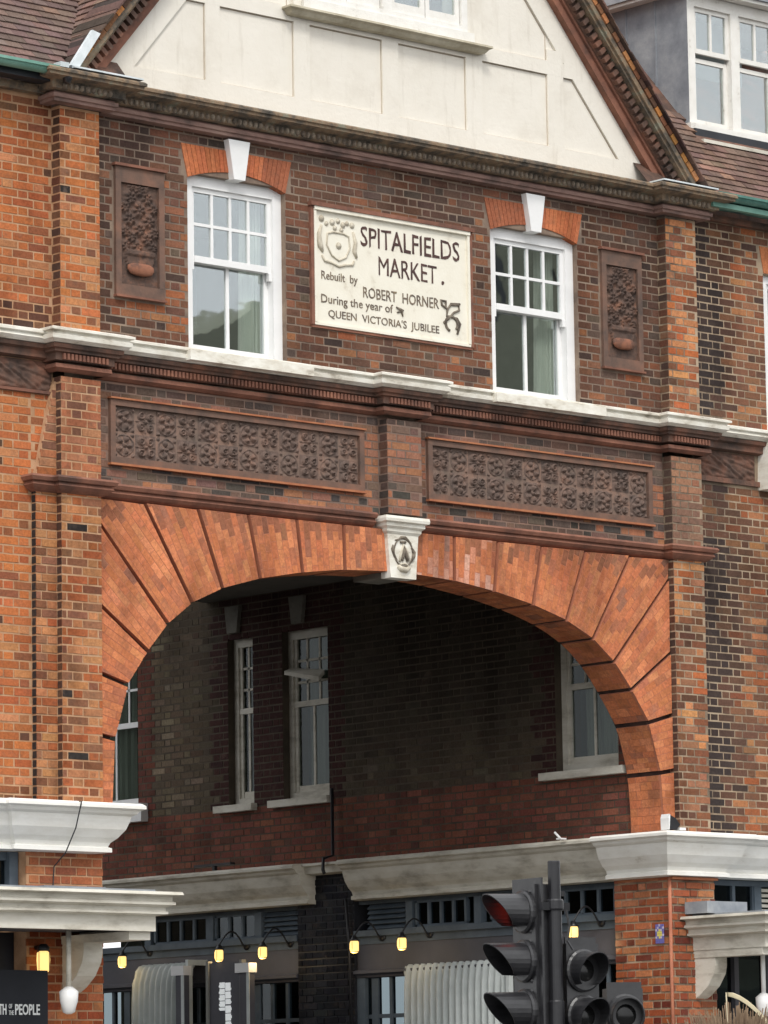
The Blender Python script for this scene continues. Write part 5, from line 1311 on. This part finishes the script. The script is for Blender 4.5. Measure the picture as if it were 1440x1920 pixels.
# small street mosaic on the glazed pier
MS = thing("tile_mosaic", "little blue and yellow tile mosaic stuck on the glazed brick pier", "mosaic", loc=(3.288, -.02, 4.03))
YEL = mat_flat("mosaic_yellow", (.7, .6, .15), .3); BLU = mat_flat("mosaic_blue", (.16, .15, .42), .3); LIL = mat_flat("mosaic_lilac", (.5, .45, .6), .3)
n = 0
for i in range(5):
    for j in range(8):
        d_ = math.hypot((i - 2) / 2.0, (j - 3.7) / 3.0)
        mt = YEL if d_ < .62 else (BLU if (j < 2 or (i + j) % 3) else LIL)
        MB().box(-.008, .0, -.055 + i * .022, -.035 + i * .022, -.09 + j * .023, -.069 + j * .023).build("mosaic_tile", mt, MS)

# ================================================================== TRAFFIC LIGHT
def px(pxx, pyy, D):
    return CC + (CF + CR * ((pxx - 720) / 8070.72) - CU * ((pyy - 960) / 8070.72)) * D
base = px(1040, 1700, 27.0); TLp = Vector((base.x, base.y, 0))
TL = thing("traffic_light", "black traffic light with three signal heads on one pole in front of the archway", "traffic light", loc=TLp)
m = MB(); m.lathe((0, 0, 0), [(.050, 0.0), (.050, 2.98), (.044, 2.99), (.044, 3.58), (.040, 3.59), (.040, 3.855), (.037, 3.86)], 20); m.build("pole", BLKM, TL, smooth=False)
m = MB(); m.lathe((0, 0, 3.58), [(.052, -.03), (.056, -.02), (.056, .03), (.05, .04)], 16); m.box(-.12, .12, -.012, .012, 3.55, 3.60); m.build("pole_collar", BLKM, TL)
def head(pos, face_deg, zs, n, lit, label, board=.17, vl=.30):
    """head whose lenses look along face_deg (0 = image left, 90 = at the camera) in the horizontal plane"""
    a = math.radians(face_deg); r2 = Vector((CR.x, CR.y, 0)).normalized(); f2 = Vector((CF.x, CF.y, 0)).normalized()
    fw = (-r2 * math.cos(a) - f2 * math.sin(a)).normalized(); sd_ = Vector((0, 0, 1)).cross(fw)
    def T(m):
        m.v = [tuple(fw * x + sd_ * y * .93 + Vector((0, 0, z))) for x, y, z in m.v]; return m
    hb = MB(); ztop, zbot = zs[0] + .17, zs[-1] - .17
    hb.box(-.16, .0, -.125, .125, zbot, ztop); hb.box(-.20, -.16, -.09, .09, zbot + .03, ztop - .03)
    ho = T(hb).build("signal_head", SIGH, TL, label=label); ho.location = pos
    if board:
        T(MB().box(-.035, -.02, -board, board, zbot - .04, ztop + .04)).build("backing_board", SIGH, ho)
    for z in zs:
        vs = []; k = 20; m = MB(); R0, R1, R2 = .115, .110, .108
        L_ = vl
        ring = []
        for i in range(k + 1):
            t = math.radians(-52 + 284 * i / k); c, s2 = math.cos(t), math.sin(t)
            lo = .5 - .5 * s2                                    # 0 at the top, 1 at the bottom
            ln = L_ * (1 - .62 * lo)
            vs += [(0.0, R0 * c, z + R0 * s2), (ln, R1 * c, z + R1 * s2 - .0), (ln, (R1 - .006) * c, z + (R1 - .006) * s2), (0.0, (R0 - .006) * c, z + (R0 - .006) * s2)]
        fs = []
        for i in range(k):
            b0, b1 = i * 4, i * 4 + 4
            for e in range(4): fs.append((b0 + e, b0 + (e + 1) % 4, b1 + (e + 1) % 4, b1 + e)[::-1])
        fs += [(0, 1, 2, 3), tuple(k * 4 + e for e in (3, 2, 1, 0))]
        m.add(vs, fs); T(m).build("visor", SIGH, ho)
        m = MB(); m.lathe((0, 0, z), [(.135, -.005), (.135, .02), (.122, .03), (.108, .03)], 24, 'x'); T(m).build("lens_bezel", SIGH, ho)
        m = MB(); m.lathe((0, 0, z), [(.108, .012), (.07, .03), (.02, .036)], 20, 'x'); T(m).build("lens", REDL if (lit and z == zs[0]) else DRKL, ho, smooth=True)
    for z in (ztop - .05, (ztop + zbot) / 2, zbot + .05):
        T(MB().box(-.30, -.20, -.02, .02, z - .015, z + .015)).build("mounting_bracket", BLKM, ho)
    return ho
P1 = px(985, 1800, 27.0) - TLp; P1.z = 0
head(P1, 33, [3.545, 3.238, 2.931], 3, True, "left signal head with the red lens lit")
P2 = px(1092, 1800, 27.05) - TLp; P2.z = 0
head(P2, 118, [3.175, 2.89, 2.605], 3, False, "middle signal head seen from its side", board=.12, vl=.21)
P3 = px(1172, 1890, 27.3) - TLp; P3.z = 0
head(P3, 97, [2.90], 1, False, "small box signal at the far right of the pole", board=.12, vl=.15)
m = MB(); c1 = Vector((0, 0, 0)); e1 = P3
m.tube([(0, 0, 2.70), (e1.x, e1.y, 2.70)], .02, 8); m.build("support_arm", BLKM, TL)
m = MB(); r2 = Vector((CR.x, CR.y, 0)).normalized()
cent = r2 * -.145; 
for dz_ in range(14):
    z = 2.85 + dz_ * .062; m.lathe((cent.x, cent.y, z), [(.016, 0), (.02, .012), (.016, .024)], 8)
m.tube([(cent.x * .8, cent.y * .8, 2.75), (cent.x * .8, cent.y * .8, 3.70)], .012, 6); m.build("cable_duct", SIGH, TL)
m = MB(); m.tube([tuple(r2 * .07 + Vector((0, 0, 3.55))), tuple(r2 * .09 + Vector((0, 0, 3.45))), tuple(r2 * .075 + Vector((0, 0, 3.36))), tuple(r2 * .11 + Vector((0, 0, 3.30)))], .008, 6); m.build("loose_cable", SIGH, TL)

# ================================================================== PLANT bottom right
c0 = px(1378, 1990, 31.0); GB = Vector((c0.x, c0.y, 0))
GR = thing("ornamental_grass", "tall clump of dry brown ornamental grass at the bottom right corner", "plant", loc=GB)
r2 = Vector((CR.x, CR.y, 0)).normalized(); f2 = Vector((CF.x, CF.y, 0)).normalized()
ztop = px(1350, 1872, 31.0).z
m = MB(); rg = random.Random(5)
for k in range(420):
    ang = rg.uniform(0, 2 * math.pi); lean = rg.uniform(.05, .42) ; h = ztop * rg.uniform(.84, 1.0)
    d = Vector((math.cos(ang), math.sin(ang), 0)); b0 = d * rg.uniform(0, .08); pts = []
    for q in range(7):
        u = q / 6; pts.append(b0 + d * lean * u ** 2.4 + Vector((0, 0, h * (u - .07 * lean * u ** 4))))
    m.tube(pts, [.004 * (1 - .6 * q / 6) for q in range(7)], 3)
    if rg.random() < .6:
        top = pts[-1]
        for q in range(3): m.tube([pts[-2], top + Vector((rg.uniform(-.05, .05), rg.uniform(-.05, .05), rg.uniform(-.06, .02)))], [.002, .005], 3)
m.build("grass_blades", GRS, GR, "stuff")
m = MB()
for k in range(5):
    o = k * .006; pts = [r2 * (-.05 + .5 * u) + Vector((0, 0, ztop + .02 - .0 * u - .55 * u ** 1.8 + o)) for u in [q / 10 for q in range(11)]]
    m.tube([Vector((0, 0, ztop * .5))] + pts, .006, 4)
m.build("arching_stem", STRAW, GR)

# ================================================================== buildings across the street, mirrored in the windows
OB = thing("office_block", "lower olive block across the street, mirrored in the left sash window", "building", loc=(26, -40, 0))
OLV = mat_flat("far_render", (.26, .265, .2), .9); FGL = mat_flat("far_glazing", (.03, .035, .04), .3)
MB().prism([(-10, 0), (9.6, 0), (9.6, 18.5), (6.4, 19.9), (4.6, 18.9), (-10, 18.6)], -8, 0, axis='y').build("wall", OLV, OB)
for i in range(4):
    for j in range(4): MB().box(-8 + i * 4.4, -6 + i * 4.4, -.01, .06, 2.6 + j * 4.4, 5.4 + j * 4.4).build("window", FGL, OB)
OB2 = thing("office_block", "taller dark block across the street, mirrored in the right sash window", "building", loc=(48, -40, 0))
MB().box(-11.6, 14, -3, .2, 0, 22.2).build("wall", OLV, OB2)
for i in range(6):
    for j in range(5): MB().box(-11.2 + i * 4.1, -9.0 + i * 4.1, .19, .26, 2.6 + j * 4.4, 5.4 + j * 4.4).build("window", FGL, OB2)
